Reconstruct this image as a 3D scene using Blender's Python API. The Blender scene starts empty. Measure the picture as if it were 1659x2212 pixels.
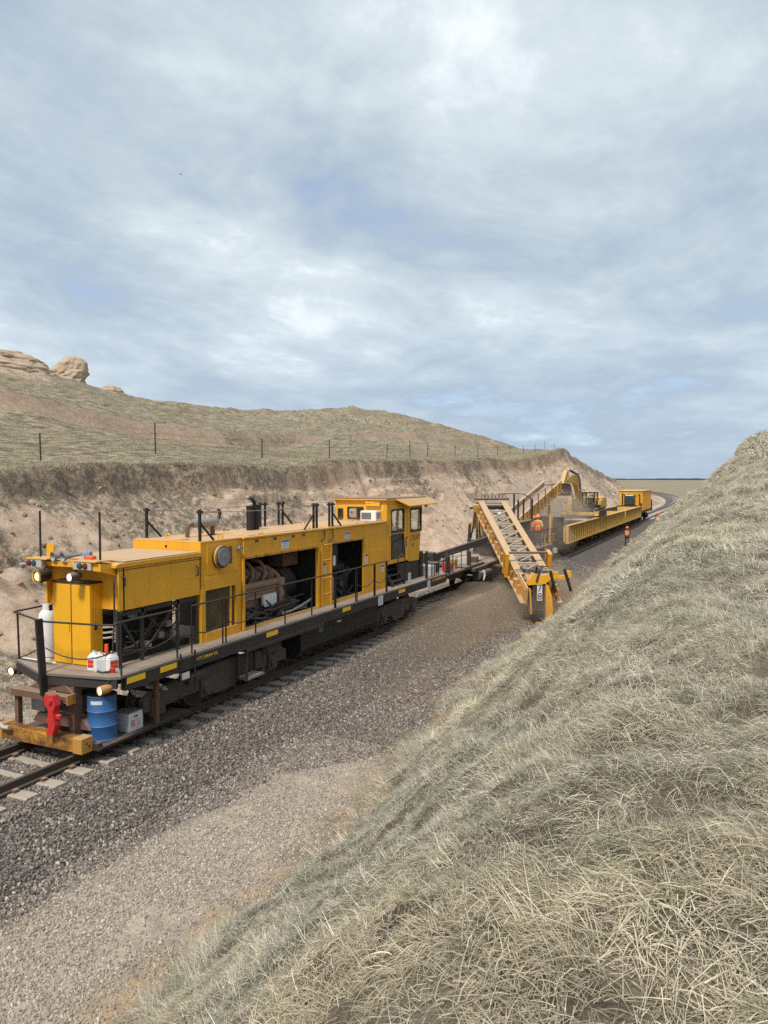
import bpy, math, random
import numpy as np
from mathutils import Vector, Matrix, Euler, noise as mnoise
random.seed(7); RNG = np.random.default_rng(11)
R = math.radians
sc = bpy.context.scene
col = sc.collection

# ------------------------------------------------------------------ camera
cam_d = bpy.data.cameras.new('camera'); cam = bpy.data.objects.new('camera', cam_d); col.objects.link(cam)
sc.camera = cam
cam_d.sensor_fit = 'VERTICAL'; cam_d.sensor_height = 24.0; cam_d.lens = 24.0 * 1640 / 2212
cam_d.clip_start = 0.05; cam_d.clip_end = 30000
cam.location = (12.07, 0, 5.2)
cam.rotation_euler = (R(90 - 2.409), 0, R(25.05))

# ------------------------------------------------------------------ sky and sun
SUN_EL, SUN_AZ = 52.0, 176.0      # azimuth clockwise from +Y: the light comes from behind the camera
wd = bpy.data.worlds.new('World'); sc.world = wd; wd.use_nodes = True
nt = wd.node_tree; nt.nodes.clear()
def wn(t, **k):
    n = nt.nodes.new(t)
    for a, b in k.items(): setattr(n, a, b)
    return n
def wmath(op, a, b=None):
    n = wn('ShaderNodeMath', operation=op)
    for i, v in enumerate((a, b)):
        if v is None: continue
        if isinstance(v, (int, float)): n.inputs[i].default_value = v
        else: nt.links.new(v, n.inputs[i])
    return n.outputs[0]
out = wn('ShaderNodeOutputWorld'); bg = wn('ShaderNodeBackground'); bg.inputs['Strength'].default_value = 0.1
sky = wn('ShaderNodeTexSky', sky_type='NISHITA', sun_disc=False, sun_elevation=R(SUN_EL), sun_rotation=R(SUN_AZ), altitude=1200.0, dust_density=0.6)
tc = wn('ShaderNodeTexCoord'); sep = wn('ShaderNodeSeparateXYZ'); nt.links.new(tc.outputs['Generated'], sep.inputs[0])
zc = wmath('MAXIMUM', sep.outputs['Z'], 0.0)
den = wmath('ADD', zc, 0.17)      # cloud deck seen from below: directions projected on to a high plane
cx_ = wmath('DIVIDE', sep.outputs['X'], den); cy_ = wmath('DIVIDE', sep.outputs['Y'], den)
cmb = wn('ShaderNodeCombineXYZ'); nt.links.new(cx_, cmb.inputs[0]); nt.links.new(cy_, cmb.inputs[1])
def wnoise(scale, detail, rough, dist, loc, rot=0.0, sx=1.0, sy=1.0):
    mp = wn('ShaderNodeMapping'); mp.inputs['Location'].default_value = loc; mp.inputs['Rotation'].default_value = (0, 0, rot)
    mp.inputs['Scale'].default_value = (sx, sy, 1); nt.links.new(cmb.outputs[0], mp.inputs['Vector'])
    n = wn('ShaderNodeTexNoise'); n.inputs['Scale'].default_value = scale; n.inputs['Detail'].default_value = detail
    n.inputs['Roughness'].default_value = rough; n.inputs['Distortion'].default_value = dist
    nt.links.new(mp.outputs[0], n.inputs['Vector']); return n.outputs['Fac']
def wramp(src, stops):
    r = wn('ShaderNodeValToRGB'); el = r.color_ramp.elements
    while len(el) < len(stops): el.new(0.5)
    for e, (p, c) in zip(el, stops): e.position = p; e.color = c if len(c) == 4 else (*c, 1)
    nt.links.new(src, r.inputs[0]); return r.outputs['Color']
n_big = wnoise(0.62, 9, 0.56, 0.6, (2.4, 6.1, 0), 0.5, 1.0, 0.95)
n_str = wnoise(1.9, 9, 0.62, 0.35, (7.3, 2.2, 0), 1.1, 1.0, 0.9)
n_fine = wnoise(5.0, 7, 0.65, 0.2, (1.3, 9.2, 0), 0.3, 1.0, 0.7)
mixn = wmath('ADD', wmath('ADD', wmath('MULTIPLY', n_big, 0.50), wmath('MULTIPLY', n_str, 0.36)), wmath('MULTIPLY', n_fine, 0.14))
cloud_c = wramp(mixn, [(0.36, (1.62, 2.02, 2.65)), (0.43, (2.02, 2.44, 2.88)), (0.49, (2.50, 2.92, 3.2)), (0.555, (3.2, 3.58, 3.78)), (0.615, (4.5, 4.8, 4.92))])
cover = wramp(mixn, [(0.33, (0.5,)*3), (0.43, (0.95,)*3)])
m1 = wn('ShaderNodeMix', data_type='RGBA'); nt.links.new(cover, m1.inputs[0])
nt.links.new(sky.outputs[0], m1.inputs[6]); nt.links.new(cloud_c, m1.inputs[7])
# the thin grey-blue veil that thickens towards the horizon
veil = wramp(sep.outputs['Z'], [(0.0, (0.8,)*3), (0.10, (0.35,)*3), (0.26, (0.0,)*3)])
m2 = wn('ShaderNodeMix', data_type='RGBA'); nt.links.new(veil, m2.inputs[0]); nt.links.new(m1.outputs[2], m2.inputs[6])
m2.inputs[7].default_value = (1.75, 2.25, 2.95, 1)
nt.links.new(m2.outputs[2], bg.inputs['Color']); nt.links.new(bg.outputs[0], out.inputs['Surface'])

sun_d = bpy.data.lights.new('sun', 'SUN'); sun_d.energy = 1.5; sun_d.angle = R(10); sun_d.color = (1.0, 0.95, 0.87)
sun = bpy.data.objects.new('sun', sun_d); col.objects.link(sun); sun.location = (0, 0, 60)
_sd = Vector((math.cos(R(SUN_EL)) * math.sin(R(SUN_AZ)), math.cos(R(SUN_EL)) * math.cos(R(SUN_AZ)), math.sin(R(SUN_EL))))
sun.rotation_euler = _sd.to_track_quat('Z', 'Y').to_euler()

sc.view_settings.view_transform = 'Standard'; sc.view_settings.look = 'None'
sc.view_settings.gamma = 1.0; sc.view_settings.use_curve_mapping = False
sc.view_settings.exposure = 1.2
sc.render.engine = 'CYCLES'
sc.cycles.use_denoising = False
sc.cycles.max_bounces = 6; sc.cycles.diffuse_bounces = 3; sc.cycles.transparent_max_bounces = 12
sc.cycles.volume_bounces = 1; sc.cycles.caustics_reflective = False; sc.cycles.caustics_refractive = False

# ------------------------------------------------------------------ materials
class G:
    """tiny node-graph helper"""
    def __init__(s, name):
        s.m = bpy.data.materials.new(name); s.m.use_nodes = True; s.t = s.m.node_tree; s.t.nodes.clear()
        s.out = s.n('ShaderNodeOutputMaterial')
    def n(s, t, **k):
        n = s.t.nodes.new(t)
        for a, b in k.items(): setattr(n, a, b)
        return n
    def l(s, a, b): s.t.links.new(a, b)
    def set(s, sock, v):
        if hasattr(v, 'is_output') or isinstance(v, bpy.types.NodeSocket): s.l(v, sock)
        else: sock.default_value = v
    def noise(s, scale, detail=4, rough=0.55, dist=0.0, vec=None, out='Fac', dim='3D'):
        n = s.n('ShaderNodeTexNoise', noise_dimensions=dim); n.inputs['Scale'].default_value = scale; n.inputs['Detail'].default_value = detail
        n.inputs['Roughness'].default_value = rough; n.inputs['Distortion'].default_value = dist
        s.l(vec if vec is not None else s.pos(), n.inputs['Vector']); return n.outputs[out]
    def pos(s):
        if not hasattr(s, '_geo'): s._geo = s.n('ShaderNodeNewGeometry')
        return s._geo.outputs['Position']
    def nz(s):
        s.pos(); sp = s.n('ShaderNodeSeparateXYZ'); s.l(s._geo.outputs['Normal'], sp.inputs[0]); return sp.outputs[2]
    def ramp(s, f, stops, interp='LINEAR'):
        r = s.n('ShaderNodeValToRGB'); r.color_ramp.interpolation = interp; el = r.color_ramp.elements
        while len(el) < len(stops): el.new(0.5)
        for e, (p, c) in zip(el, stops):
            e.position = p
            if isinstance(c, (int, float)): c = (c, c, c)
            e.color = c if len(c) == 4 else (*c, 1)
        s.l(f, r.inputs[0]); return r.outputs['Color']
    def mix(s, f, a, b, blend='MIX'):
        n = s.n('ShaderNodeMix', data_type='RGBA', blend_type=blend)
        s.set(n.inputs[0], f)
        for i, v in ((6, a), (7, b)):
            if isinstance(v, tuple): n.inputs[i].default_value = v if len(v) == 4 else (*v, 1)
            else: s.l(v, n.inputs[i])
        return n.outputs[2]
    def math(s, op, a, b=None, clamp=False):
        n = s.n('ShaderNodeMath', operation=op, use_clamp=clamp)
        s.set(n.inputs[0], a)
        if b is not None: s.set(n.inputs[1], b)
        return n.outputs[0]
    def attr(s, name): return s.n('ShaderNodeAttribute', attribute_name=name)
    def bsdf(s, color, rough=0.7, metal=0.0, spec=0.5, bump=None, bstr=0.3, bdist=0.02, **k):
        p = s.n('ShaderNodeBsdfPrincipled')
        if isinstance(color, tuple): p.inputs['Base Color'].default_value = color if len(color) == 4 else (*color, 1)
        else: s.l(color, p.inputs['Base Color'])
        s.set(p.inputs['Roughness'], rough); s.set(p.inputs['Metallic'], metal); p.inputs['Specular IOR Level'].default_value = spec
        for a, b in k.items(): s.set(p.inputs[a], b)
        if bump is not None:
            b = s.n('ShaderNodeBump'); b.inputs['Strength'].default_value = bstr; b.inputs['Distance'].default_value = bdist
            s.l(bump, b.inputs['Height']); s.l(b.outputs[0], p.inputs['Normal'])
        s.l(p.outputs[0], s.out.inputs['Surface']); return s.m

DUST = (0.50, 0.37, 0.27)
def paint(name, c, rough=0.5, metal=0.0, dust=0.5, grime=0.35, gcol=(0.06, 0.04, 0.025), wall=0.12, spec=0.5):
    g = G(name)
    big = g.noise(1.3, 5, 0.6); fine = g.noise(14, 4, 0.65)
    mp = g.n('ShaderNodeMapping'); g.l(g.pos(), mp.inputs[0]); mp.inputs['Scale'].default_value = (9, 9, 0.7)
    streak = g.noise(1.0, 4, 0.6, vec=mp.outputs[0])
    k = g.mix(g.ramp(big, [(0.35, 0.0), (0.7, 0.35)]), c, tuple(v * 0.72 for v in c))
    k = g.mix(g.math('MULTIPLY', g.ramp(streak, [(0.55, 0.0), (0.72, 1.0)]), grime*1.3), k, gcol)
    k = g.mix(g.math('MULTIPLY', g.ramp(fine, [(0.58, 0.0), (0.75, 1.0)]), grime * 0.12), k, gcol)
    k = g.mix(g.math('MULTIPLY', g.ramp(big, [(0.3, 0.3), (0.7, 1.0)]), wall), k, DUST)
    up = g.ramp(g.nz(), [(0.25, 0.0), (0.8, 1.0)])
    up = g.math('MULTIPLY', up, g.ramp(g.noise(2.6, 5, 0.65), [(0.25, dust * 0.45), (0.65, dust)]))
    k = g.mix(up, k, DUST)
    rr = g.ramp(fine, [(0.3, rough), (0.7, min(1, rough + 0.25))])
    return g.bsdf(k, rr, metal, spec, bump=fine, bstr=0.06, bdist=0.004)
MAT = {}
MAT['yellow'] = paint('machine_yellow', (0.83, 0.395, 0.008), 0.42, dust=0.75, grime=0.22, gcol=(0.14, 0.07, 0.02), wall=0.07)
MAT['yellow2'] = paint('cabinet_yellow', (0.86, 0.425, 0.008), 0.36, dust=0.45, grime=0.05, gcol=(0.3, 0.16, 0.02), wall=0.03)
MAT['yellow_dusty'] = paint('dusty_yellow', (0.68, 0.36, 0.05), 0.6, dust=0.8, grime=0.3, gcol=(0.12, 0.06, 0.03), wall=0.28)
MAT['yellow_car'] = paint('wagon_yellow', (0.74, 0.44, 0.08), 0.6, dust=0.6, grime=0.35, gcol=(0.1, 0.06, 0.03), wall=0.18)
MAT['panel_car'] = paint('wagon_panel', (0.13, 0.08, 0.03), 0.75, dust=0.6, grime=0.6, gcol=(0.09, 0.055, 0.03), wall=0.2)  # dirty wall colour, darkened further to stand in for shade between the ribs
MAT['yellow_exc'] = paint('excavator_yellow', (0.72, 0.43, 0.06), 0.5, dust=0.5, grime=0.2, gcol=(0.1, 0.06, 0.03), wall=0.2)
MAT['reflector'] = paint('reflector_yellow', (0.95, 0.55, 0.02), 0.4, dust=0.1, grime=0.05, wall=0.03)
MAT['rust'] = paint('rusty_steel', (0.14, 0.07, 0.045), 0.75, 0.1, dust=0.5, grime=0.4, wall=0.12)
MAT['rust_yellow'] = paint('worn_yellow_beam', (0.5, 0.24, 0.03), 0.65, dust=0.45, grime=1.0, gcol=(0.05, 0.025, 0.015), wall=0.1)
MAT['rust_beam'] = paint('rusted_beam', (0.2, 0.085, 0.03), 0.8, dust=0.4, grime=0.9, gcol=(0.035, 0.02, 0.014), wall=0.12)
def worn_beam():
    g = G('worn_beam'); mp = g.n('ShaderNodeMapping'); g.l(g.pos(), mp.inputs[0]); mp.inputs['Scale'].default_value = (1.6, 3.0, 2.2)
    n = g.noise(1.6, 7, 0.7, 0.3, vec=mp.outputs[0]); f = g.noise(26, 4, 0.7)
    c = g.ramp(n, [(0.36, (0.50, 0.25, 0.035)), (0.50, (0.24, 0.105, 0.03)), (0.62, (0.09, 0.042, 0.022))]); c = g.mix(g.ramp(f, [(0.5, 0.0), (0.72, 0.6)]), c, (0.05, 0.027, 0.016))
    MAT['rust_beam'] = g.bsdf(c, 0.8, 0, 0.3, bump=n, bstr=0.3, bdist=0.02)
worn_beam()
MAT['black'] = paint('black_steel', (0.014, 0.013, 0.013), 0.5, 0.2, dust=0.16, grime=0.1, wall=0.02)
MAT['dark'] = paint('dark_frame', (0.024, 0.022, 0.021), 0.65, 0.1, dust=0.25, grime=0.2, wall=0.06)
MAT['dark_dusty'] = paint('dusty_running_gear', (0.05, 0.044, 0.04), 0.8, 0.1, dust=0.5, grime=0.2, wall=0.16)
MAT['deck'] = paint('deck_plate', (0.16, 0.145, 0.135), 0.7, 0.1, dust=0.55, grime=0.4, wall=0.1)
MAT['grey'] = paint('grey_metal', (0.28, 0.29, 0.3), 0.45, 0.4, dust=0.4, grime=0.2, wall=0.08)
MAT['pale'] = paint('pale_steel', (0.5, 0.47, 0.43), 0.6, 0.1, dust=0.6, grime=0.15, wall=0.2)
MAT['white'] = paint('white_paint', (0.8, 0.8, 0.79), 0.45, dust=0.15, grime=0.08, wall=0.04)
MAT['offwhite'] = paint('sticker_white', (0.72, 0.73, 0.73), 0.6, dust=0.1, grime=0.15, wall=0.08)
MAT['blue'] = paint('blue_drum', (0.02, 0.12, 0.34), 0.4, dust=0.3, grime=0.2, wall=0.05)
MAT['red'] = paint('red_paint', (0.55, 0.015, 0.018), 0.45, dust=0.2, grime=0.1, wall=0.03)
MAT['redsign'] = paint('red_print', (0.5, 0.03, 0.03), 0.6, dust=0.1, grime=0.1, wall=0.1)
MAT['bluesign'] = paint('blue_print', (0.07, 0.2, 0.42), 0.6, dust=0.1, grime=0.1, wall=0.1)
MAT['greysign'] = paint('grey_print', (0.3, 0.32, 0.32), 0.7, dust=0.1, grime=0.1, wall=0.1)
MAT['blackprint'] = paint('black_print', (0.015, 0.015, 0.015), 0.6, dust=0.05, grime=0.05, wall=0.02)
MAT['orange'] = paint('orange_plastic', (0.9, 0.12, 0.015), 0.5, dust=0.1, grime=0.05, wall=0.02)
MAT['hivis'] = paint('orange_vest', (0.95, 0.14, 0.03), 0.8, dust=0.1, grime=0.1, wall=0.04)
MAT['lime'] = paint('lime_trim', (0.55, 0.6, 0.25), 0.8, dust=0.1, grime=0.05, wall=0.1)
MAT['helmet'] = paint('orange_helmet', (0.95, 0.16, 0.04), 0.35, dust=0.1, grime=0.02, wall=0.03)
MAT['helmet2'] = paint('amber_helmet', (0.95, 0.35, 0.04), 0.35, dust=0.1, grime=0.02, wall=0.03)
MAT['cloth'] = paint('dark_workwear', (0.03, 0.032, 0.045), 0.9, dust=0.2, grime=0.1, wall=0.08)
MAT['maroon'] = paint('maroon_trousers', (0.11, 0.04, 0.035), 0.9, dust=0.2, grime=0.1, wall=0.1)
MAT['skin'] = paint('skin', (0.5, 0.27, 0.18), 0.6, dust=0.0, grime=0.02, wall=0.0)
MAT['engine'] = paint('engine_castings', (0.3, 0.19, 0.13), 0.65, 0.05, dust=0.5, grime=0.5, gcol=(0.03, 0.02, 0.015), wall=0.15)
MAT['rubber'] = paint('rubber', (0.02, 0.02, 0.021), 0.7, dust=0.3, grime=0.05, wall=0.05)
MAT['belt'] = paint('conveyor_belt', (0.09, 0.085, 0.08), 0.8, dust=0.75, grime=0.2, wall=0.25)
MAT['rail'] = paint('rail_steel', (0.06, 0.05, 0.045), 0.55, 0.4, dust=0.2, grime=0.3, gcol=(0.05, 0.025, 0.015), wall=0.1)
MAT['tie'] = paint('concrete_tie', (0.36, 0.33, 0.29), 0.9, dust=0.4, grime=0.25, gcol=(0.12, 0.1, 0.09), wall=0.15, spec=0.2)
MAT['post'] = paint('steel_post', (0.045, 0.035, 0.03), 0.7, 0.2, dust=0.1, grime=0.2, wall=0.06)
def mesh_screen():
    g = G('filter_screen'); k = g.mix(g.ramp(g.noise(3, 4), [(0.35, 0.0), (0.7, 1.0)]), (0.055, 0.04, 0.012), (0.12, 0.085, 0.03))
    v = g.n('ShaderNodeTexVoronoi'); v.inputs['Scale'].default_value = 60; g.l(g.pos(), v.inputs['Vector'])
    MAT['screen'] = g.bsdf(k, 0.8, bump=v.outputs['Distance'], bstr=0.5, bdist=0.004)
mesh_screen()
def glass():
    g = G('window_glass'); tr = g.n('ShaderNodeBsdfTransparent'); tr.inputs[0].default_value = (0.88, 0.92, 0.92, 1)
    gl = g.n('ShaderNodeBsdfGlossy'); gl.inputs['Roughness'].default_value = 0.03; gl.inputs['Color'].default_value = (0.9, 0.95, 1, 1)
    lw = g.n('ShaderNodeLayerWeight'); lw.inputs[0].default_value = 0.5; mx = g.n('ShaderNodeMixShader')
    f2 = g.math('ADD', g.math('MULTIPLY', g.math('POWER', lw.outputs['Facing'], 3.0), 0.4), g.math('MULTIPLY', g.noise(3, 3), 0.08))
    g.l(f2, mx.inputs[0]); g.l(tr.outputs[0], mx.inputs[1]); g.l(gl.outputs[0], mx.inputs[2]); g.l(mx.outputs[0], g.out.inputs[0]); MAT['glass'] = g.m
    g = G('dark_glass'); MAT['dglass'] = g.bsdf((0.02, 0.024, 0.026), 0.12, 0, 0.6)
glass()
def lamp(name, c, s):
    g = G(name); e = g.n('ShaderNodeEmission'); e.inputs[0].default_value = (*c, 1); e.inputs[1].default_value = s; g.l(e.outputs[0], g.out.inputs[0]); return g.m
MAT['lamp'] = lamp('lit_lamp', (1.0, 0.96, 0.85), 1.6); MAT['lamp_warm'] = lamp('lit_headlight', (1.0, 0.8, 0.42), 0.8)
def plain(name, c, rough=0.5, metal=0.0): g = G(name); return g.bsdf(c, rough, metal)
MAT['lens_red'] = plain('red_lens', (0.14, 0.02, 0.02), 0.2); MAT['lens_green'] = plain('green_lens', (0.02, 0.08, 0.06), 0.2)
MAT['chrome'] = plain('chrome', (0.75, 0.76, 0.78), 0.15, 1.0); MAT['brass'] = plain('reflector_bowl', (0.75, 0.6, 0.25), 0.3, 0.8)

# ------------------------------------------------------------------ mesh builder
class MB:
    def __init__(s): s.v = []; s.f = []
    def add(s, vs, fs):
        o = len(s.v); s.v += [tuple(map(float, q)) for q in vs]; s.f += [tuple(i + o for i in q) for q in fs]; return s
    def box(s, x0, x1, y0, y1, z0, z1):
        return s.add([(x0,y0,z0),(x1,y0,z0),(x1,y1,z0),(x0,y1,z0),(x0,y0,z1),(x1,y0,z1),(x1,y1,z1),(x0,y1,z1)],
                     [(0,3,2,1),(4,5,6,7),(0,1,5,4),(1,2,6,5),(2,3,7,6),(3,0,4,7)])
    def cbox(s, x0, x1, y0, y1, z0, z1, c):
        """box with chamfered vertical and top edges"""
        p = [(x0+c,y0),(x1-c,y0),(x1,y0+c),(x1,y1-c),(x1-c,y1),(x0+c,y1),(x0,y1-c),(x0,y0+c)]
        mx, my = (x0+x1)/2, (y0+y1)/2
        q = [(mx+(a-mx)*(1-2*c/(x1-x0)), my+(b-my)*(1-2*c/(y1-y0))) for a, b in p]
        vs = [(a,b,z0) for a,b in p] + [(a,b,z1-c) for a,b in p] + [(a,b,z1) for a,b in q]
        fs = [tuple(range(7,-1,-1)), tuple(range(16,24))]
        for r in (0, 8):
            fs += [(r+i, r+(i+1)%8, r+8+(i+1)%8, r+8+i) for i in range(8)]
        return s.add(vs, fs)
    def bar(s, p, q, w, h=None, up=(0,0,1)):
        p, q = Vector(p), Vector(q); h = h or w; d = (q-p).normalized(); u = Vector(up)
        if abs(d.dot(u)) > 0.98: u = Vector((1,0,0))
        a = d.cross(u).normalized(); b = a.cross(d)
        vs = [e + a*(w/2*i) + b*(h/2*j) for e in (p, q) for i, j in ((-1,-1),(1,-1),(1,1),(-1,1))]
        return s.add(vs, [(0,3,2,1),(4,5,6,7),(0,1,5,4),(1,2,6,5),(2,3,7,6),(3,0,4,7)])
    def tube(s, pts, r, n=7, caps=True):
        pts = [Vector(p) for p in pts]; rs = r if isinstance(r, (list, tuple)) else [r]*len(pts)
        rings = []; prev = None
        for i, p in enumerate(pts):
            d = (pts[min(i+1, len(pts)-1)] - pts[max(i-1, 0)])
            d = d.normalized() if d.length > 1e-9 else Vector((0,0,1))
            if prev is None:
                a = d.cross(Vector((0,0,1)));  a = a if a.length > 0.05 else d.cross(Vector((1,0,0)))
            else: a = prev - d*prev.dot(d)
            a.normalize(); prev = a; b = d.cross(a)
            rings.append([p + (a*math.cos(2*math.pi*k/n) + b*math.sin(2*math.pi*k/n))*rs[i] for k in range(n)])
        vs = [v for g in rings for v in g]; fs = []
        for i in range(len(pts)-1):
            for k in range(n): fs.append((i*n+k, i*n+(k+1)%n, (i+1)*n+(k+1)%n, (i+1)*n+k))
        if caps: fs += [tuple(range(n-1,-1,-1)), tuple((len(pts)-1)*n+k for k in range(n))]
        return s.add(vs, fs)
    def cyl(s, p, q, r0, r1=None, n=14): return s.tube([p, q], [r0, r0 if r1 is None else r1], n)
    def prism(s, poly, f, d0, d1):
        """polygon (u,v) pushed from depth d0 to d1 by the mapping f(u,v,d)"""
        n = len(poly); vs = [f(u, v, d0) for u, v in poly] + [f(u, v, d1) for u, v in poly]
        return s.add(vs, [tuple(range(n-1,-1,-1)), tuple(range(n, 2*n))] + [(i,(i+1)%n,n+(i+1)%n,n+i) for i in range(n)])
    def ring(s, outer, inner, f, d0, d1):
        n = len(outer); vs = [f(u,v,d) for d in (d0,d1) for poly in (outer, inner) for u,v in poly]; fs = []
        for i in range(n):
            j = (i+1)%n
            fs += [(i,n+i,n+j,j),(2*n+i,2*n+j,3*n+j,3*n+i),(i,j,2*n+j,2*n+i),(n+i,3*n+i,3*n+j,n+j)]
        return s.add(vs, fs)
    def lathe(s, prof, n=16, c=(0,0,0), ax=(0,0,1)):
        a = Vector(ax).normalized(); u = a.cross(Vector((1,0,0))); u = u if u.length > 0.1 else a.cross(Vector((0,1,0))); u.normalize(); w = a.cross(u); c = Vector(c)
        vs = [c + a*z + (u*math.cos(2*math.pi*k/n) + w*math.sin(2*math.pi*k/n))*max(r, 1e-4) for r, z in prof for k in range(n)]; fs = []
        for i in range(len(prof)-1):
            for k in range(n): fs.append((i*n+k, i*n+(k+1)%n, (i+1)*n+(k+1)%n, (i+1)*n+k))
        fs += [tuple(range(n-1,-1,-1)), tuple((len(prof)-1)*n+k for k in range(n))]
        return s.add(vs, fs)
    def build(s, name, mat, parent=None, smooth=False, local=False):
        o = Vector((0,0,0))
        if parent is not None and not local:
            q = parent
            while q is not None: o += q.location; q = q.parent
        me = bpy.data.meshes.new(name); me.from_pydata([(x-o.x, y-o.y, z-o.z) for x,y,z in s.v], [], s.f)
        me.validate(); me.update()
        fixn(me)
        return link(name, me, mat, parent, smooth)
import bmesh
def fixn(me):
    bm = bmesh.new(); bm.from_mesh(me); bmesh.ops.recalc_face_normals(bm, faces=bm.faces); bm.to_mesh(me); bm.free()
def link(name, me, mat, parent=None, smooth=False):
    if mat is not None:
        me.materials.clear(); me.materials.append(MAT[mat] if isinstance(mat, str) else mat)
    if smooth:
        me.polygons.foreach_set('use_smooth', [True]*len(me.polygons))
        try: me.set_sharp_from_angle(angle=R(38))
        except Exception: pass
    ob = bpy.data.objects.new(name, me); col.objects.link(ob); ob.parent = parent; return ob
def tag(o, label=None, cat=None, group=None, kind=None):
    if label: o['label'] = label
    if cat: o['category'] = cat
    if group: o['group'] = group
    if kind: o['kind'] = kind
    return o
def thing(name, loc, label, cat, group=None):
    e = bpy.data.objects.new(name, None); col.objects.link(e); e.location = loc; e.empty_display_size = 0.3
    return tag(e, label, cat, group)
def copy_tree(o, parent=None):
    c = o.copy(); col.objects.link(c); c.parent = parent
    for ch in list(o.children): copy_tree(ch, c)
    return c
def rrect(u0, u1, v0, v1, r, k=4):
    p = []
    for cx, cy, a0 in ((u1-r, v1-r, 0), (u0+r, v1-r, 90), (u0+r, v0+r, 180), (u1-r, v0+r, 270)):
        for i in range(k+1): a = R(a0 + 90*i/k); p.append((cx+r*math.cos(a), cy+r*math.sin(a)))
    return p
FX = lambda u, v, d: (d, u, v)      # planes x = d, (u,v) = (y,z)
FY = lambda u, v, d: (u, d, v)      # planes y = d, (u,v) = (x,z)
FZ = lambda u, v, d: (u, v, d)
def text(body, size, mat, parent, origin, xdir, ydir, name='lettering', align='CENTER', off=0.004):
    cu = bpy.data.curves.new('t', 'FONT'); cu.body = body; cu.size = size; cu.align_x = align; cu.align_y = 'CENTER'; cu.extrude = 0.0015
    ob = bpy.data.objects.new('t', cu); col.objects.link(ob)
    dg = bpy.context.evaluated_depsgraph_get(); me = bpy.data.meshes.new_from_object(ob.evaluated_get(dg)); bpy.data.objects.remove(ob)
    x = Vector(xdir).normalized(); y = Vector(ydir).normalized(); z = x.cross(y); m = Matrix((x, y, z)).transposed().to_4x4()
    o = Vector(origin) + z*off; q = parent
    while q is not None: o -= q.location; q = q.parent
    me.transform(Matrix.Translation(o) @ m); me.name = name
    return tag(link(name, me, mat, parent), kind='stuff')
# ------------------------------------------------------------------ terrain
def _h(i, j, s):
    n = (i*374761393 + j*668265263 + s*974634777) & 0xFFFFFFFF
    n = ((n ^ (n >> 13)) * 1274126177) & 0xFFFFFFFF
    return ((n ^ (n >> 16)) & 0xFFFF) / 65535.0
def vnoise(x, y, s=0):
    x = np.asarray(x, float); y = np.asarray(y, float)
    i = np.floor(x).astype(np.int64); j = np.floor(y).astype(np.int64); fx = x-i; fy = y-j
    fx = fx*fx*(3-2*fx); fy = fy*fy*(3-2*fy)
    a, b, c, d = _h(i,j,s), _h(i+1,j,s), _h(i,j+1,s), _h(i+1,j+1,s)
    return (a*(1-fx)+b*fx)*(1-fy) + (c*(1-fx)+d*fx)*fy
def fbm(x, y, oct=4, s=0, gain=0.5):
    t = 0; amp = 1; tot = 0
    for k in range(oct):
        t = t + amp*vnoise(x*2**k + 17.3*k, y*2**k - 9.1*k, s+k); tot += amp; amp *= gain
    return t/tot*2-1          # -1..1
def sstep(a, b, x): t = np.clip((x-a)/(b-a), 0, 1); return t*t*(3-2*t)
def xc(y):
    y = np.asarray(y, float); return np.where(y < 150, 0.0, -np.minimum((np.clip(y, 150, None)-150)**2/1800.0, 75.0))
RIM_Y = [-60, 0, 20.5, 25, 36, 41, 47, 62, 73, 81, 91, 108, 118, 124, 133, 146, 156, 180, 206, 232, 262, 300, 9000]
RIM_Z = [4.8, 5.0, 5.5, 5.9, 6.1, 5.8, 6.5, 6.9, 7.0, 7.6, 7.6, 8.5, 9.2, 10.4, 9.9, 8.7, 7.7, 6.2, 4.8, 2.7, 0.2, -0.8, -1.0]
FEN_Y = [-60, 26.7, 34.8, 45.8, 55.7, 67, 78, 95, 111, 126, 133, 141, 149, 170, 200, 240, 280, 9000]
FEN_Z = [5.6, 6.1, 6.7, 6.75, 7.0, 7.3, 7.7, 8.2, 8.9, 9.7, 10.6, 10.5, 9.6, 7.5, 5.2, 2.4, -0.8, -1.0]
SCA_Y = [-60, 38, 41, 48, 54, 60, 70, 80, 86, 113, 131, 171, 215, 290, 9000]
SCA_Z = [10.5, 10.1, 9.6, 9.1, 8.7, 8.5, 8.4, 9.6, 10.5, 11.3, 11.4, 11.5, 7.5, -0.6, -1.0]
CRE_Y = [-60, 30, 61, 67, 74, 80, 95, 102, 119, 136, 148, 165, 185, 206, 222, 251, 274, 301, 380, 520, 9000]
CRE_Z = [22, 20.5, 19.0, 18.2, 17.3, 16.8, 16.4, 16.6, 17.9, 19.6, 21.0, 21.7, 21.2, 21.2, 20.3, 20.0, 19.6, 18.3, 11.5, -0.5, -1.0]
TOE_Y = [-40, 6.4, 9.4, 14.6, 17, 27.7, 40, 63, 80, 120, 250, 9000]
TOE_X = [6.8, 6.3, 6.1, 5.5, 5.45, 4.9, 4.4, 3.5, 3.3, 3.6, 5.0, 6.0]
def toe_s(y): y = np.asarray(y, float); return np.interp(y, TOE_Y, TOE_X)
def toe_x(y): y = np.asarray(y, float); return toe_s(y) + 0.4*fbm(y/4.0, y*0+6.1, 3, 16) + 0.38*fbm(y/1.1, y*0+2.9, 3, 19)*(y < 60)
def rim_x(y): return -14.0 + 1.1*fbm(y/9.0, y*0+3.3, 4, 5) + 0.4*fbm(y/1.7, y*0+1.1, 3, 6) - 1.0*sstep(115, 150, y)
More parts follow.
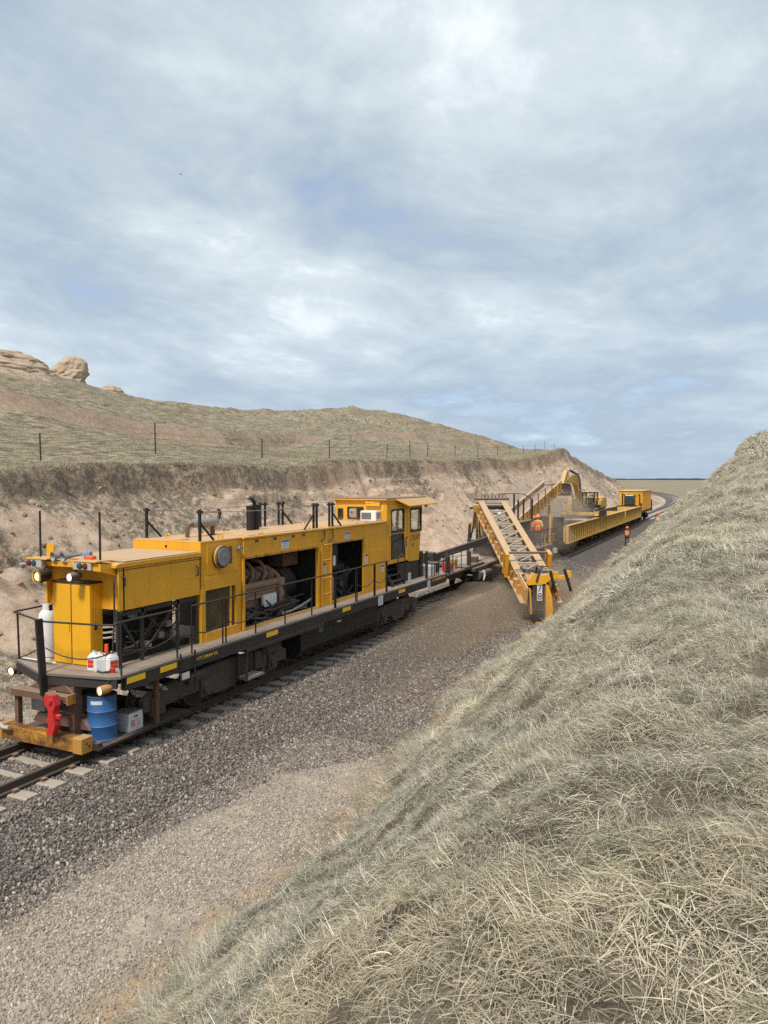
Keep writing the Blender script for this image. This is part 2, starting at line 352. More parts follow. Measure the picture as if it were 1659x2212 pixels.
def plain_z(x, y):
    far = sstep(500, 2600, y)
    return -1.0 + 0.35*fbm(x/30.0, y/40.0, 4, 21) + far*(5.4 + 2.5*fbm(x/400.0, y/300.0, 3, 22)) + sstep(260, 420, y)*0.9*fbm(x/70., y/25., 3, 23)
def height(X, Y, detail=True):
    X = np.asarray(X, float); Y = np.asarray(Y, float); x = X - xc(Y)
    zr = np.interp(Y, RIM_Y, RIM_Z); zf = np.interp(Y, FEN_Y, FEN_Z); zs = np.interp(Y, SCA_Y, SCA_Z); zcst = np.interp(Y, CRE_Y, CRE_Z)
    xr = rim_x(Y); n1 = fbm(X/3.0, Y/3.0, 4, 1); n2 = fbm(X/14.0, Y/14.0, 4, 2)
    # corridor: tie bed, ballast shoulders, flat gravel strip
    bed = np.interp(x, [-4.6, -3.1, -1.62, 1.62, 3.2, 4.2, 7], [-0.62, -0.72, -0.225, -0.225, -0.8, -0.86, -0.9])
    bed = bed + 0.025*n1*(np.abs(x) > 1.6)
    # left cutting: talus, gullied face, near-vertical lip
    face_h = np.maximum(zr + 0.62, 0.05); toe = -4.6 - 0.7*fbm(Y/12., Y*0+1.7, 3, 8)
    t = np.clip((toe - x)/np.maximum(toe - xr, 1.0), 0, 1.0)
    gul = fbm(Y/1.9 + 0.5*fbm(X/2, Y/2, 2, 31), x/9.0, 4, 9); gw = np.sin(np.pi*np.clip(t, 0, 1))**0.8
    lip = np.clip(0.17*face_h, 0.0, 1.15)*(0.75 + 0.5*fbm(Y/5.0, Y*0+4.4, 3, 79))
    prof = (face_h - lip)*(0.62*t + 0.38*t**2.2)
    led = prof/0.85 + 0.55*fbm(Y/3.2, x/5.0, 3, 101); lf = led % 1.0        # hard bands that stand out as broken ledges
    prof = prof + 0.62*(sstep(0.30, 0.55, lf) - lf)*sstep(0.30, 0.5, t)*(1-sstep(0.93, 0.98, t))*sstep(-0.05, 0.3, fbm(X/4.0, Y/6.0, 3, 102)+0.1)*np.clip(face_h/5, 0, 1)
    face = -0.62 + prof + lip*sstep(0.945, 0.985, t + 0.006*n1) + gw*(0.7*gul - 1.3*np.clip(-gul-0.12, 0, 1) + 0.26*n1 + 0.3*n2)*np.clip(face_h/5, 0, 1)
    face = face + gw*np.clip(face_h/5, 0, 1)*(0.55*(0.28 - np.abs(fbm(Y/1.0, x/3.5, 4, 77))) + 0.16*fbm(X/0.5, Y/0.5, 3, 78, 0.6))
    # bench, scarp, hill
    wob = 3.0*fbm(Y/22.0, Y*0+9.7, 3, 12)
    xs = -35.0 + wob
    k1 = np.clip((xr - x)/(xr + 19.0), 0, 1); zb = zr + (zf - zr)*k1
    k2 = np.clip((-19.0 - x)/(-19.0 - xs), 0, 1); zb = np.where(x < -19, zf + (zs - zf)*k2**1.25, zb)
    k3 = np.clip((xs - x)/(xs + 65.0), 0, 1); sc_h = 1.3*np.clip((zs+1)/8, 0, 1)*sstep(-0.35, 0.25, fbm(Y/16., Y*0+2.2, 3, 14)+0.25)
    zh = zs + sc_h*sstep(0, 0.04, k3) + (zcst - zs - sc_h)*(0.9*k3 + 0.1*k3**2)
    tr_ = (k3*4.2 + 0.9*fbm(X/9., Y/11., 3, 35)) % 1.0; zh = zh + 0.75*(sstep(0.0, 0.10, tr_) - tr_)*sstep(0.02, 0.1, k3)*np.clip((zs+1)/8, 0, 1)*sstep(-0.2, 0.25, fbm(X/14., Y/18., 3, 36)+0.15)
    zb = np.where(x < xs, zh, zb)
    k4 = np.clip((-65.0 - x)/260.0, 0, 1); zb = np.where(x < -65, zcst*(1-sstep(0, 1, k4)) - 1.0*k4, zb)
    hs = np.clip((zf+1)/6, 0, 1)
    zb = zb + hs*(0.12*n1 + 0.22*n2*sstep(-19, -26, x)) + hs*0.34*fbm(X/1.5, Y/5.0, 3, 41)*sstep(-15, -38, x)
    left = np.where(x > xr, face, zb)
    # right embankment
    tx = toe_x(Y)
    slope = np.interp(Y, [-40, 0, 12, 28, 50, 70, 200], [0.95, 0.95, 0.9, 0.82, 0.86, 0.94, 0.94]); fade = 1 - sstep(74, 150, Y)
    es = x - toe_s(Y); wt = np.exp(-np.clip(es, 0, None)/0.9); e = np.clip((x - tx)*wt + es*(1-wt), 0, None); R0 = np.interp(Y, [-40, 0, 20, 70], [3.8, 3.95, 4.45, 9.0])
    a_ = slope*e; b_ = R0 + 0.2*(e - R0/slope); k_ = 0.55           # cut slope that rounds over into a gently rising shelf
    h_ = np.clip(0.5 + 0.5*(b_ - a_)/k_, 0, 1); bank = b_*(1-h_) + a_*h_ - k_*h_*(1-h_)
    bank = np.maximum(bank, 0)
    hum = 0.30*fbm(X/0.75, Y/0.75, 4, 17) + 0.3*fbm(X/3.5, Y/3.5, 3, 18)
    right = -0.9 + (bank + hum*np.clip(e/0.8, 0, 1))*fade
    # rocky lip high on the far end of the embankment
    right = right + 0.55*sstep(8.6, 8.9, e + 0.5*n1)*sstep(52, 60, Y)*fade
    z = np.where(x < toe, left, np.where(x > tx, right, bed))
    z = np.where((x >= tx - 0.6) & (x <= tx), np.maximum(bed, -0.9 - 0), z)
    # open plain
    pz = plain_z(X, Y); w = sstep(225, 330, Y)
    trk = 1 - sstep(4.5, 12.0, np.abs(x)); 
    pz = pz*(1-trk) + np.where(np.abs(x) < 7, bed, pz)*trk
    wl = np.where(x < -4.6, sstep(300, 540, Y)*1.0, w)
    z = z*(1-wl) + pz*wl
    return np.where(Y > 560, plain_z(X, Y), z)
xs_ = np.concatenate([np.arange(-2500,-400,150), np.arange(-400,-80,10), np.arange(-80,-22,0.6), np.arange(-22,-15.5,0.3), np.arange(-15.5,-4.0,0.095), np.arange(-4.0,4.0,0.22), np.arange(4.0,17.0,0.16), np.arange(17,40,0.8), np.arange(40,300,15), np.arange(300,2600,150)])
ys_ = np.concatenate([np.arange(-40,0,1.2), np.arange(0,12,0.3), np.arange(12,62,0.17), np.arange(62,130,0.4), np.arange(130,260,1.0), np.arange(260,600,5), np.arange(600,3000,80), np.arange(3000,9001,500)])
GX, GY = np.meshgrid(xs_, ys_)            # rows run along y
GZ = height(GX, GY)
# zones (0..1): ballast, gravel, bare soil
def weed_mask(X, Y):
    x = X - xc(Y); t = np.clip((-4.6 - x)/9.4, 0, 1)
    b = np.interp(Y, [0, 12, 27, 33, 55, 64, 92, 100, 125, 135, 200], [0.2, 0.24, 0.2, -0.12, -0.15, 0.10, 0.10, -0.35, -0.3, 0.15, 0.25]) + 0.12*(t-0.5)
    return sstep(0.02, 0.22, fbm(X/2.6, Y/4.0, 4, 95) + b)
def ball_edge(Y): return np.interp(Y, [0, 9, 13, 17, 60, 140, 160], [3.2, 3.25, 3.7, 6.5, 6.5, 4.5, 3.2])
def zones(X, Y):
    x = X - xc(Y); toe = -4.6 - 0.7*fbm(Y/12., Y*0+1.7, 3, 8); xr = rim_x(Y); tx = toe_x(Y)
    n = fbm(X/1.3, Y/1.3, 3, 51)
    be = np.where(x > 0, ball_edge(Y), 3.2); ball = (1 - sstep(be-0.3, be+0.3, np.abs(x) + 0.35*n)); ball = np.where(Y > 600, 0, ball)
    grav = (1-ball)*sstep(toe-0.8, toe+1.2, x)*(1 - sstep(tx-0.9, tx-0.1, x + 0.5*n)); grav = np.where(Y > 560, 0, grav)
    soil = sstep(xr-0.25, xr+0.25, x)*(1-sstep(toe-0.3, toe+1.2, x)); soil = np.where((x < 0) & (Y < 300), soil, 0)
    sw = np.interp(Y, [0, 13, 18, 40, 60], [0.9, 0.9, 2.4, 2.6, 0.6]); ball = ball*(1-sstep(tx-0.5, tx+0.1, x)); sand = sstep(tx-sw, tx-0.35*sw, x + 0.6*n)*(1-sstep(tx+0.05, tx+0.5, x)); sand = np.where(Y < 150, sand, 0)
    xs2 = -35.0 + 3.0*fbm(Y/22.0, Y*0+9.7, 3, 12)
    scarp = sstep(xs2-1.5, xs2-0.9, x)*(1-sstep(xs2, xs2+0.5, x))*sstep(-0.35, 0.25, fbm(Y/16., Y*0+2.2, 3, 14)+0.25)*(Y < 230)
    lipr = sstep(3.0, 8.5, x - tx)*sstep(50, 62, Y)*0.5*(1-sstep(100, 140, Y))*sstep(-.1, .35, fbm(X/3., Y/9., 3, 61))
    bald = sstep(0.12, 0.4, fbm(X/9., Y/7., 4, 71))*(x < -45)*(Y < 82)*sstep(-48, -56, x)
    soil = np.clip(np.maximum.reduce([soil, scarp*0.85, lipr, bald]), 0, 1)
    tt = np.clip((toe - x)/np.maximum(toe - xr, 1.0), 0, 1.2)
    tops = sstep(0.915, 0.965, tt + 0.09*n + 0.05*fbm(X/0.4, Y/0.5, 2, 66))*sstep(-0.5, 0.15, fbm(Y/3.5, Y*0+7.7, 3, 67)+0.1)*(1-sstep(1.0, 1.02, tt))*(Y < 200)*(x < 0)
    tops = np.maximum(tops, scarp*0.7)
    return ball, grav, soil, sand, tops
ZB, ZGv, ZS, ZN, ZT = zones(GX, GY); ZW = weed_mask(GX, GY)
def ground_mat(shaded_litter=False):
    g = G('ground'); a = g.attr('zone').outputs['Color']; sp = g.n('ShaderNodeSeparateColor'); g.l(a, sp.inputs[0])
    sand = g.attr('sand').outputs['Fac']
    big = g.noise(0.35, 5, 0.6); mid = g.noise(2.2, 5, 0.65); fine = g.noise(16, 5, 0.7); vfine = g.noise(60, 3, 0.7)
    # dry prairie turf: matted clumps drawn out along the slope
    mpt = g.n('ShaderNodeMapping'); g.l(g.pos(), mpt.inputs[0]); mpt.inputs['Scale'].default_value = (2.4, 0.75, 1.6)
    clump = g.noise(1.0, 6, 0.7, 0.3, vec=mpt.outputs[0])
    turf = g.ramp(mid, [(0.3, (0.27, 0.22, 0.15)), (0.5, (0.39, 0.32, 0.22)), (0.68, (0.5, 0.415, 0.285))])
    turf = g.mix(g.ramp(big, [(0.45, 0.0), (0.7, 0.5)]), turf, (0.28, 0.25, 0.185))
    turf = g.mix(g.ramp(clump, [(0.48, 0.0), (0.57, 0.85)]), turf, (0.115, 0.092, 0.062))
    turf = g.mix(g.ramp(fine, [(0.52, 0.0), (0.70, 0.6)]), turf, (0.12, 0.10, 0.07))
    turf = g.mix(g.ramp(g.noise(0.045, 4, 0.6), [(0.42, 0.0), (0.60, 0.45)]), turf, (0.22, 0.20, 0.145))
    if not shaded_litter: turf = g.mix(g.math('MULTIPLY', g.ramp(g.nz(), [(0.82, 1.0), (0.92, 0.0)]), 0.8), turf, g.ramp(fine, [(0.35, (0.17, 0.12, 0.08)), (0.65, (0.36, 0.265, 0.18))]))
    if shaded_litter: turf = g.ramp(mid, [(0.3, (0.085, 0.068, 0.05)), (0.5, (0.16, 0.13, 0.095)), (0.68, (0.26, 0.215, 0.155))])  # dark litter with the shade between grass blades put into its colour
    # bare clay
    mp = g.n('ShaderNodeMapping'); g.l(g.pos(), mp.inputs[0]); mp.inputs['Scale'].default_value = (0.25, 0.25, 2.2)
    strata = g.noise(1.6, 5, 0.6, 0.6, vec=mp.outputs[0])
    clay = g.ramp(mid, [(0.25, (0.40, 0.28, 0.195)), (0.5, (0.54, 0.405, 0.30)), (0.75, (0.64, 0.51, 0.40))])
    clay = g.mix(g.ramp(strata, [(0.48, 0.0), (0.66, 0.5)]), clay, (0.40, 0.265, 0.18))
    clay = g.mix(g.ramp(fine, [(0.54, 0.0), (0.68, 0.6)]), clay, (0.25, 0.175, 0.12))
    tps = g.attr('topsoil').outputs['Fac']
    mpv = g.n('ShaderNodeMapping'); g.l(g.pos(), mpv.inputs[0]); mpv.inputs['Scale'].default_value = (2.2, 2.2, 1.3)
    crack = g.noise(1.6, 6, 0.7, 0.2, vec=mpv.outputs[0])
    clay = g.mix(g.math('MULTIPLY', tps, g.ramp(crack, [(0.35, 0.25), (0.6, 1.0)])), clay, g.ramp(fine, [(0.35, (0.18, 0.125, 0.088)), (0.65, (0.40, 0.29, 0.205))]))
    # weeds that grow over parts of the cutting
    weeds = g.attr('weed').outputs['Fac']; speck = g.ramp(g.noise(3.2, 7, 0.75), [(0.44, 0.0), (0.55, 1.0)])
    clay = g.mix(g.math('MULTIPLY', g.math('MULTIPLY', weeds, speck), 0.9), clay, (0.15, 0.135, 0.10))
    # crushed stone
    v = g.n('ShaderNodeTexVoronoi'); v.inputs['Scale'].default_value = 19; g.l(g.pos(), v.inputs['Vector'])
    cell = g.n('ShaderNodeSeparateColor'); g.l(v.outputs['Color'], cell.inputs[0])
    st = g.ramp(cell.outputs[0], [(0.0, (0.12, 0.1, 0.09)), (0.5, (0.195, 0.165, 0.148)), (0.9, (0.29, 0.25, 0.22)), (1.0, (0.45, 0.41, 0.36))])
    st = g.mix(g.ramp(v.outputs['Distance'], [(0.25, 0.0), (0.75, 0.8)]), st, (0.06, 0.05, 0.046))
    grav = g.mix(g.ramp(mid, [(0.38, 0.55), (0.66, 0.92)]), st, (0.62, 0.52, 0.405))
    grav = g.mix(g.ramp(g.noise(1.1, 5, 0.65), [(0.54, 0.0), (0.62, 0.8)]), grav, (0.56, 0.45, 0.33))
    c = g.mix(sp.outputs[2], turf, clay); c = g.mix(sp.outputs[1], c, grav); c = g.mix(sp.outputs[0], c, st)
    c = g.mix(g.math('MULTIPLY', sand, g.ramp(mid, [(0.42, 0.0), (0.6, 0.8)])), c, (0.50, 0.345, 0.21))
    bmp = g.math('ADD', g.math('MULTIPLY', fine, 0.7), g.math('MULTIPLY', mid, 1.4)); bmp = g.math('ADD', bmp, g.math('MULTIPLY', vfine, 0.25))
    return g.bsdf(c, 0.95, 0, 0.15, bump=bmp, bstr=0.75, bdist=0.12)
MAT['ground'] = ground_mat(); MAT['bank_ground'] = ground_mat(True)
def terrain_piece(name, c0, c1, mat='ground'):
    nx = c1 - c0; ny = len(ys_)
    X = GX[:, c0:c1]; Yv = GY[:, c0:c1]; Zv = GZ[:, c0:c1]
    me = bpy.data.meshes.new(name); me.vertices.add(nx*ny)
    me.vertices.foreach_set('co', np.stack([X, Yv, Zv], -1).astype(np.float32).ravel())
    i, j = np.meshgrid(np.arange(nx-1), np.arange(ny-1)); a = (j*nx + i).ravel()
    q = np.stack([a, a+1, a+nx+1, a+nx], -1).astype(np.int32)
    me.loops.add(q.size); me.loops.foreach_set('vertex_index', q.ravel()); me.polygons.add(len(q))
    me.polygons.foreach_set('loop_start', np.arange(0, q.size, 4, dtype=np.int32)); me.polygons.foreach_set('loop_total', np.full(len(q), 4, np.int32))
    me.polygons.foreach_set('use_smooth', np.ones(len(q), bool)); me.update()
    at = me.attributes.new('zone', 'FLOAT_COLOR', 'POINT')
    zc4 = np.stack([ZB[:, c0:c1], ZGv[:, c0:c1], ZS[:, c0:c1], np.ones_like(X)], -1).astype(np.float32); at.data.foreach_set('color', zc4.ravel())
    at = me.attributes.new('sand', 'FLOAT', 'POINT'); at.data.foreach_set('value', ZN[:, c0:c1].astype(np.float32).ravel())
    at = me.attributes.new('topsoil', 'FLOAT', 'POINT'); at.data.foreach_set('value', ZT[:, c0:c1].astype(np.float32).ravel())
    at = me.attributes.new('weed', 'FLOAT', 'POINT'); at.data.foreach_set('value', ZW[:, c0:c1].astype(np.float32).ravel())
    o = link(name, me, mat); o['kind'] = 'structure'; return o
ia = int(np.searchsorted(xs_, -4.6)); ib = int(np.searchsorted(xs_, 5.9))
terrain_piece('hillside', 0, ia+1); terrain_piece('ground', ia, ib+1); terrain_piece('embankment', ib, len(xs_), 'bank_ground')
# dark wooded rise on the horizon
def far_rise():
    n = 220; xs = np.linspace(-4200, 2600, n); v = []; f = []
    hh = 13 + 10*np.clip(fbm(xs/420.0, xs*0, 4, 81), -0.6, 1) + 5*fbm(xs/60.0, xs*0, 3, 82)
    for k in range(n):
        y = 6200 + 500*math.sin(k*0.11); v += [(xs[k], y-60, 0), (xs[k], y, max(hh[k], 1.0)), (xs[k], y+120, 0)]
    for k in range(n-1):
        a = 3*k; f += [(a,a+3,a+4,a+1),(a+1,a+4,a+5,a+2)]
    m = MB(); m.add(v, f); g = G('far_woods'); mt = g.bsdf(g.mix(g.noise(0.02), (0.03, 0.04, 0.04), (0.09, 0.09, 0.07)), 1.0, 0, 0.0)
    tag(m.build('hills', mt), kind='structure')
far_rise()
def gz(x, y): return float(height(np.array([x]), np.array([y]))[0])

# rock outcrop and boulder on the hill crest, built as eroded layered sandstone
def rock_mat():
    g = G('sandstone'); mp = g.n('ShaderNodeMapping'); g.l(g.pos(), mp.inputs[0]); mp.inputs['Scale'].default_value = (0.3, 0.3, 2.4)
    s = g.noise(1.1, 6, 0.65, 0.5, vec=mp.outputs[0]); f = g.noise(6, 5, 0.7)
    c = g.ramp(s, [(0.3, (0.36, 0.26, 0.18)), (0.5, (0.5, 0.385, 0.275)), (0.7, (0.58, 0.46, 0.34))]); c = g.mix(g.ramp(f, [(0.5, 0.0), (0.75, 0.5)]), c, (0.2, 0.14, 0.09))
    MAT['rock'] = g.bsdf(c, 0.95, 0, 0.1, bump=g.math('ADD', s, f), bstr=0.6, bdist=0.12)
rock_mat()
def rock(name, c, prof, sx, sy, label, cat, seed, n=40):
    """stack of irregular rings: prof = [(z, radius, shift_x, shift_y)]"""
    zs = np.linspace(prof[0][0], prof[-1][0], 60); P = np.array(prof); v = []; n = n*2; f = []
    for k, z in enumerate(zs):
        r, ox, oy = (np.interp(z, P[:,0], P[:,i]) for i in (1,2,3))
        lay = 0.015*math.sin(z*5.1+seed) + 0.012*math.sin(z*11.7)
        for i in range(n):
            a = 2*math.pi*i/n; q = Vector((math.cos(a)*1.3, math.sin(a)*1.3, z*0.55))
            w = 1 + lay + 0.24*mnoise.noise(q*0.9 + Vector((seed, 0, 0))) + 0.12*mnoise.noise(q*3.1 + Vector((seed, 3, 0))) + 0.05*mnoise.noise(Vector((q.x*7, q.y*7, z*6)))
            v.append((c[0]+ox+math.cos(a)*r*sx*w, c[1]+oy+math.sin(a)*r*sy*w, c[2]+z+0.12*mnoise.noise(q*2.2)))
    for k in range(len(zs)-1):
        for i in range(n): f.append((k*n+i, k*n+(i+1)%n, (k+1)*n+(i+1)%n, (k+1)*n+i))
    f.append(tuple((len(zs)-1)*n+i for i in range(n)))
    m = MB(); m.add(v, f); o = m.build(name, 'rock', smooth=True); return tag(o, label, cat)
rd = (0.62, 0.78)
def sh(d): return (d*rd[0], d*rd[1])
rock('rock_outcrop', (-62.0, 67.2, 15.9), [(-2.6, 6.2, *sh(-1.8)), (-0.3, 4.6, *sh(-1.3)), (0.6, 3.5, *sh(-0.7)), (1.3, 2.6, *sh(0.0)), (2.0, 2.1, *sh(0.6)), (3.0, 1.75, *sh(0.95)), (3.7, 1.4, *sh(1.1)), (4.05, 1.05, *sh(1.15)), (4.2, 0.4, *sh(1.15))], 0.9, 1.0, 'tall undercut tan sandstone knob standing on the hill crest', 'rock', 3.0)
rock('rock_mound', (-64.0, 58.6, 15.5), [(-2.4, 8.6, 0, 0), (0.4, 7.4, 0, 0), (2.0, 6.6, 0, 0), (3.2, 5.6, 0, 0), (3.9, 4.2, 0, 0), (4.2, 1.5, 0, 0)], 0.85, 1.0, 'wide flat-topped mound of eroded tan sandstone beside the taller knob', 'rock', 8.0)
rock('boulder', (-62.0, 74.8, 16.6), [(-0.8, 1.6, 0, 0), (0.1, 1.5, 0, 0), (0.6, 1.15, 0, 0), (0.85, 0.5, 0, 0)], 0.8, 1.15, 'low rounded boulder on the grassy slope below the sandstone knob', 'boulder', 12.0, 26)

# ------------------------------------------------------------------ track
track = bpy.data.objects.new('railway_track', None); col.objects.link(track); track['kind'] = 'structure'
def tri(y, side, dz=0.0):
    c = float(xc(y)); h = math.atan2(float(xc(y+0.5))-float(xc(y-0.5)), 1.0); return (c + side*0.755*math.cos(h), y - side*0.755*math.sin(h), dz)
def rail(side):
    prof = [(-0.037,0),(0.037,0),(0.037,-0.032),(0.010,-0.045),(0.009,-0.13),(0.068,-0.148),(0.070,-0.165),(-0.070,-0.165),(-0.068,-0.148),(-0.009,-0.13),(-0.010,-0.045),(-0.037,-0.032)]
    ys = [-40, -10, 0, 150] + list(np.arange(156, 432, 6.0)); n = len(prof); v = []; f = []
    for y in ys:
        c = tri(y, side); v += [(c[0]+a, c[1], b) for a, b in prof]
    for k in range(len(ys)-1):
        for i in range(n): f.append((k*n+i, k*n+(i+1)%n, (k+1)*n+(i+1)%n, (k+1)*n+i))
    return MB().add(v, f).build('rail', 'rail', track)
rail(1); rail(-1)
tm = MB()
tp = [(-1.30, -0.17), (-1.24, -0.165), (-0.95, -0.175), (-0.4, -0.205), (0, -0.215), (0.4, -0.205), (0.95, -0.175), (1.24, -0.165), (1.30, -0.17)]
vs = []; fs = []
for x, z in tp:
    w = 0.12 if abs(x) < 0.5 else 0.14
    vs += [(x, -w*1.08, -0.40), (x, w*1.08, -0.40), (x, w, z-0.02), (x, w*0.82, z), (x, -w*0.82, z), (x, -w, z-0.02)]
for k in range(len(tp)-1):
    for i in range(6): fs.append((k*6+i, k*6+(i+1)%6, (k+1)*6+(i+1)%6, (k+1)*6+i))
fs += [(5,4,3,2,1,0), tuple((len(tp)-1)*6+i for i in range(6))]
tm.add(vs, fs); tie0 = tm.build('tie', 'tie', track, local=True); tie_me = tie0.data; fixn(tie_me)
cm = MB()
for sx in (-1, 1):
    for d in (-1, 1): cm.box(sx*0.755+d*0.115-0.045, sx*0.755+d*0.115+0.045, -0.05, 0.05, -0.172, -0.125)
clip_me = None
bpy.data.objects.remove(tie0)
k = 0
for y in np.arange(4.7, 150.0, 0.61):
    if k >= 236: break
    o = bpy.data.objects.new('tie', tie_me); col.objects.link(o); o.parent = track
    o.location = (random.uniform(-0.015, 0.015), y + random.uniform(-0.02, 0.02), random.uniform(-0.008, 0.004)); o.rotation_euler = (0, 0, R(random.uniform(-0.6, 0.6)))
    if y < 15.5:
        if clip_me is None:
            c = cm.build('rail_clips', 'rust', o, local=True); clip_me = c.data
        else:
            c = bpy.data.objects.new('rail_clips', clip_me); col.objects.link(c); c.parent = o
    k += 1
fm = MB()
for y in np.arange(4.7 + 0.61*k, 430, 0.61):
    a = tri(y, 1); b = tri(y, -1); p = Vector(a)*1.36 - Vector(b)*0.36; q = Vector(b)*1.36 - Vector(a)*0.36
    fm.bar((p.x, p.y, -0.28), (q.x, q.y, -0.28), 0.25, 0.2)
tag(fm.build('far_ties', 'tie', track), kind='stuff')

# ------------------------------------------------------------------ shared running gear
def bogie(parent, y, ax, r=0.46, xs=0.98, length=None, mat='dark'):
    m = MB(); m.box(-0.9, 0.9, y-0.28, y+0.28, 0.55, 0.95)
    L = length or (max(ax)+0.55)
    b = m.build('bogie', mat, parent)
    for s in (-1, 1):
        m = MB(); x0, x1 = sorted((s*(xs-0.06), s*(xs+0.07)))
        pts = [(y-L, 0.42), (y-L, 0.66), (y-L+0.3, 0.80), (y-0.45, 0.92), (y+0.45, 0.92), (y+L-0.3, 0.80), (y+L, 0.66), (y+L, 0.42), (y+L-0.35, 0.40), (y+0.62, 0.46), (y+0.40, 0.24), (y-0.40, 0.24), (y-0.62, 0.46), (y-L+0.35, 0.40)]
        m.prism(pts, FX, x0, x1)
        for a in ax: m.cyl((s*(xs+0.05), y+a, 0.46), (s*(xs+0.17), y+a, 0.46), 0.15, 0.13, 12); m.box(min(s*(xs+.02), s*(xs+.12)), max(s*(xs+.02), s*(xs+.12)), y+a-0.2, y+a+0.2, 0.28, 0.66)
        for d in (-0.17, 0, 0.17): m.tube([(s*(xs+0.02), y+d, 0.30), (s*(xs+0.02), y+d, 0.74)], 0.07, 8)
        m.build('side_frame', mat, b)
    for a in ax:
        for s in (-1, 1):
            MB().lathe([(0.05, -0.09), (r*0.78, -0.07), (r*0.82, -0.06), (r, -0.06), (r, 0.04), (r+0.03, 0.05), (r+0.03, 0.075), (r*0.8, 0.08), (0.05, 0.09)], 22, (s*0.755, y+a, r+0.005), (-s, 0, 0)).build('wheel', 'rail', b, True)
        MB().cyl((-0.75, y+a, r), (0.75, y+a, r), 0.085).build('axle', 'rail', b)
    return b
def hose(m, p, q, sag, r=0.02, n=8, jx=0.0):
    p, q = Vector(p), Vector(q); pts = []
    for i in range(n+1):
        t = i/n; c = p.lerp(q, t); c.z -= sag*4*t*(1-t); c.x += jx*math.sin(t*7); pts.append(c)
    m.tube(pts, r, 5)
def wall_holes(m, f, u0, u1, v0, v1, d0, d1, holes):
    """plate in plane f with rectangular openings, cut into non-overlapping strips"""
    us = sorted({u0, u1, *[h[0] for h in holes], *[h[1] for h in holes]}); 
    for a, b in zip(us, us[1:]):
        hs = sorted((h[2], h[3]) for h in holes if h[0] <= a+1e-6 and h[1] >= b-1e-6); z = v0
        for c, d in hs:
            if c > z+1e-6: m.prism([(a,z),(b,z),(b,c),(a,c)], f, d0, d1)
            z = d
        if v1 > z+1e-6: m.prism([(a,z),(b,z),(b,v1),(a,v1)], f, d0, d1)
def window(parent, f, rect, d0, d1, r=0.08, fw=0.045, gmat='glass', out=0.012, fmat='rubber'):
    u0, u1, v0, v1 = rect; s = 1 if d1 > d0 else -1
    w = MB().ring(rrect(u0-fw*0.4, u1+fw*0.4, v0-fw*0.4, v1+fw*0.4, r*0.35), rrect(u0+fw*0.6, u1-fw*0.6, v0+fw*0.6, v1-fw*0.6, r), f, d0 - s*out, d1 + s*out).build('window', fmat, parent)
    dm = (d0+d1)/2
    MB().prism(rrect(u0+fw*0.5, u1-fw*0.5, v0+fw*0.5, v1-fw*0.5, r), f, dm-0.004, dm+0.004).build('pane', gmat, w); return w
def lampset(parent, p, d, r, mat='lamp', shell='black', name='work_light', depth=0.2, lens=0.72):
    p = Vector(p); d = Vector(d).normalized()
    o = MB().lathe([(r*0.55, -depth), (r*0.9, -depth*0.75), (r, -0.02), (r, 0.0), (r*0.93, 0.0), (r*0.8, -0.03), (0.0, -0.035)], 18, p, d).build(name, shell, parent, True)
    MB().lathe([(r*lens, -0.03), (r*lens*0.9, -0.012), (0.0, -0.006)], 18, p, d).build('lens', mat, o, True); return o
def sign(parent, f, rect, d, outward, head=None, body='offwhite', lines=3, name='sign', linemat='greysign'):
    u0, u1, v0, v1 = rect; s = outward
    o = MB().prism([(u0,v0),(u1,v0),(u1,v1),(u0,v1)], f, d, d+s*0.006).build(name, body, parent); h = v1-v0
    if head: MB().prism([(u0+.01,v1-h*.28),(u1-.01,v1-h*.28),(u1-.01,v1-.012),(u0+.01,v1-.012)], f, d+s*.007, d+s*.009).build('header', head, o)
    m = MB(); top = v1-h*(.36 if head else .15)
    for i in range(lines):
        z = top - (top-v0-h*.08)*(i+.5)/lines; w = (u1-u0)*random.uniform(.55,.8)/2; c = (u0+u1)/2
        m.prism([(c-w,z-h*.025),(c+w,z-h*.025),(c+w,z+h*.025),(c-w,z+h*.025)], f, d+s*.007, d+s*.0085)
    if lines: tag(m.build('print', linemat, o), kind='stuff')
    return o

# ------------------------------------------------------------------ the power car in front
car = thing('track_maintenance_car', (0, 10.4, 0), 'long yellow rail work car with open engine bays, cab and black walkway railings', 'rail car')
DZ = 1.47
front = [(-1.5, 10.95), (-0.25, 10.42), (0.05, 10.42), (1.36, 10.68), (1.5, 10.80), (1.5, 28.6), (-1.5, 28.6)]
MB().prism(front, FZ, DZ-0.05, DZ).build('deck', 'deck', car)
m = MB()
for s in (-1, 1):
    x0, x1 = sorted((s*1.40, s*1.49)); m.box(x0, x1, 10.95, 28.6, 1.16, DZ-0.052); x0, x1 = sorted((s*1.30, s*1.505)); m.box(x0, x1, 14.9, 18.6, 1.08, 1.155)
m.bar((-1.46, 10.98, 1.33), (-0.25, 10.47, 1.33), 0.06, 0.18); m.bar((-0.25, 10.47, 1.33), (0.05, 10.47, 1.33), 0.06, 0.18); m.bar((0.05, 10.47, 1.33), (1.45, 10.77, 1.33), 0.06, 0.18)
m.box(-0.32, 0.32, 10.9, 28.3, 0.92, 1.41)
for y in np.arange(12, 28, 1.9): m.box(-1.39, 1.39, y-0.06, y+0.06, 1.12, 1.41)
m.build('underframe', 'dark', car)
for y0, y1 in ((10.98,11.47),(11.91,12.40),(15.73,16.24),(19.75,20.24),(23.84,24.36)):
    MB().box(1.491, 1.500, y0, y1, 1.285, 1.40).build('reflector', 'reflector', car)
pl = MB().box(1.491, 1.500, 12.98, 13.85, 1.20, 1.42).build('name_plate', 'dark', car)
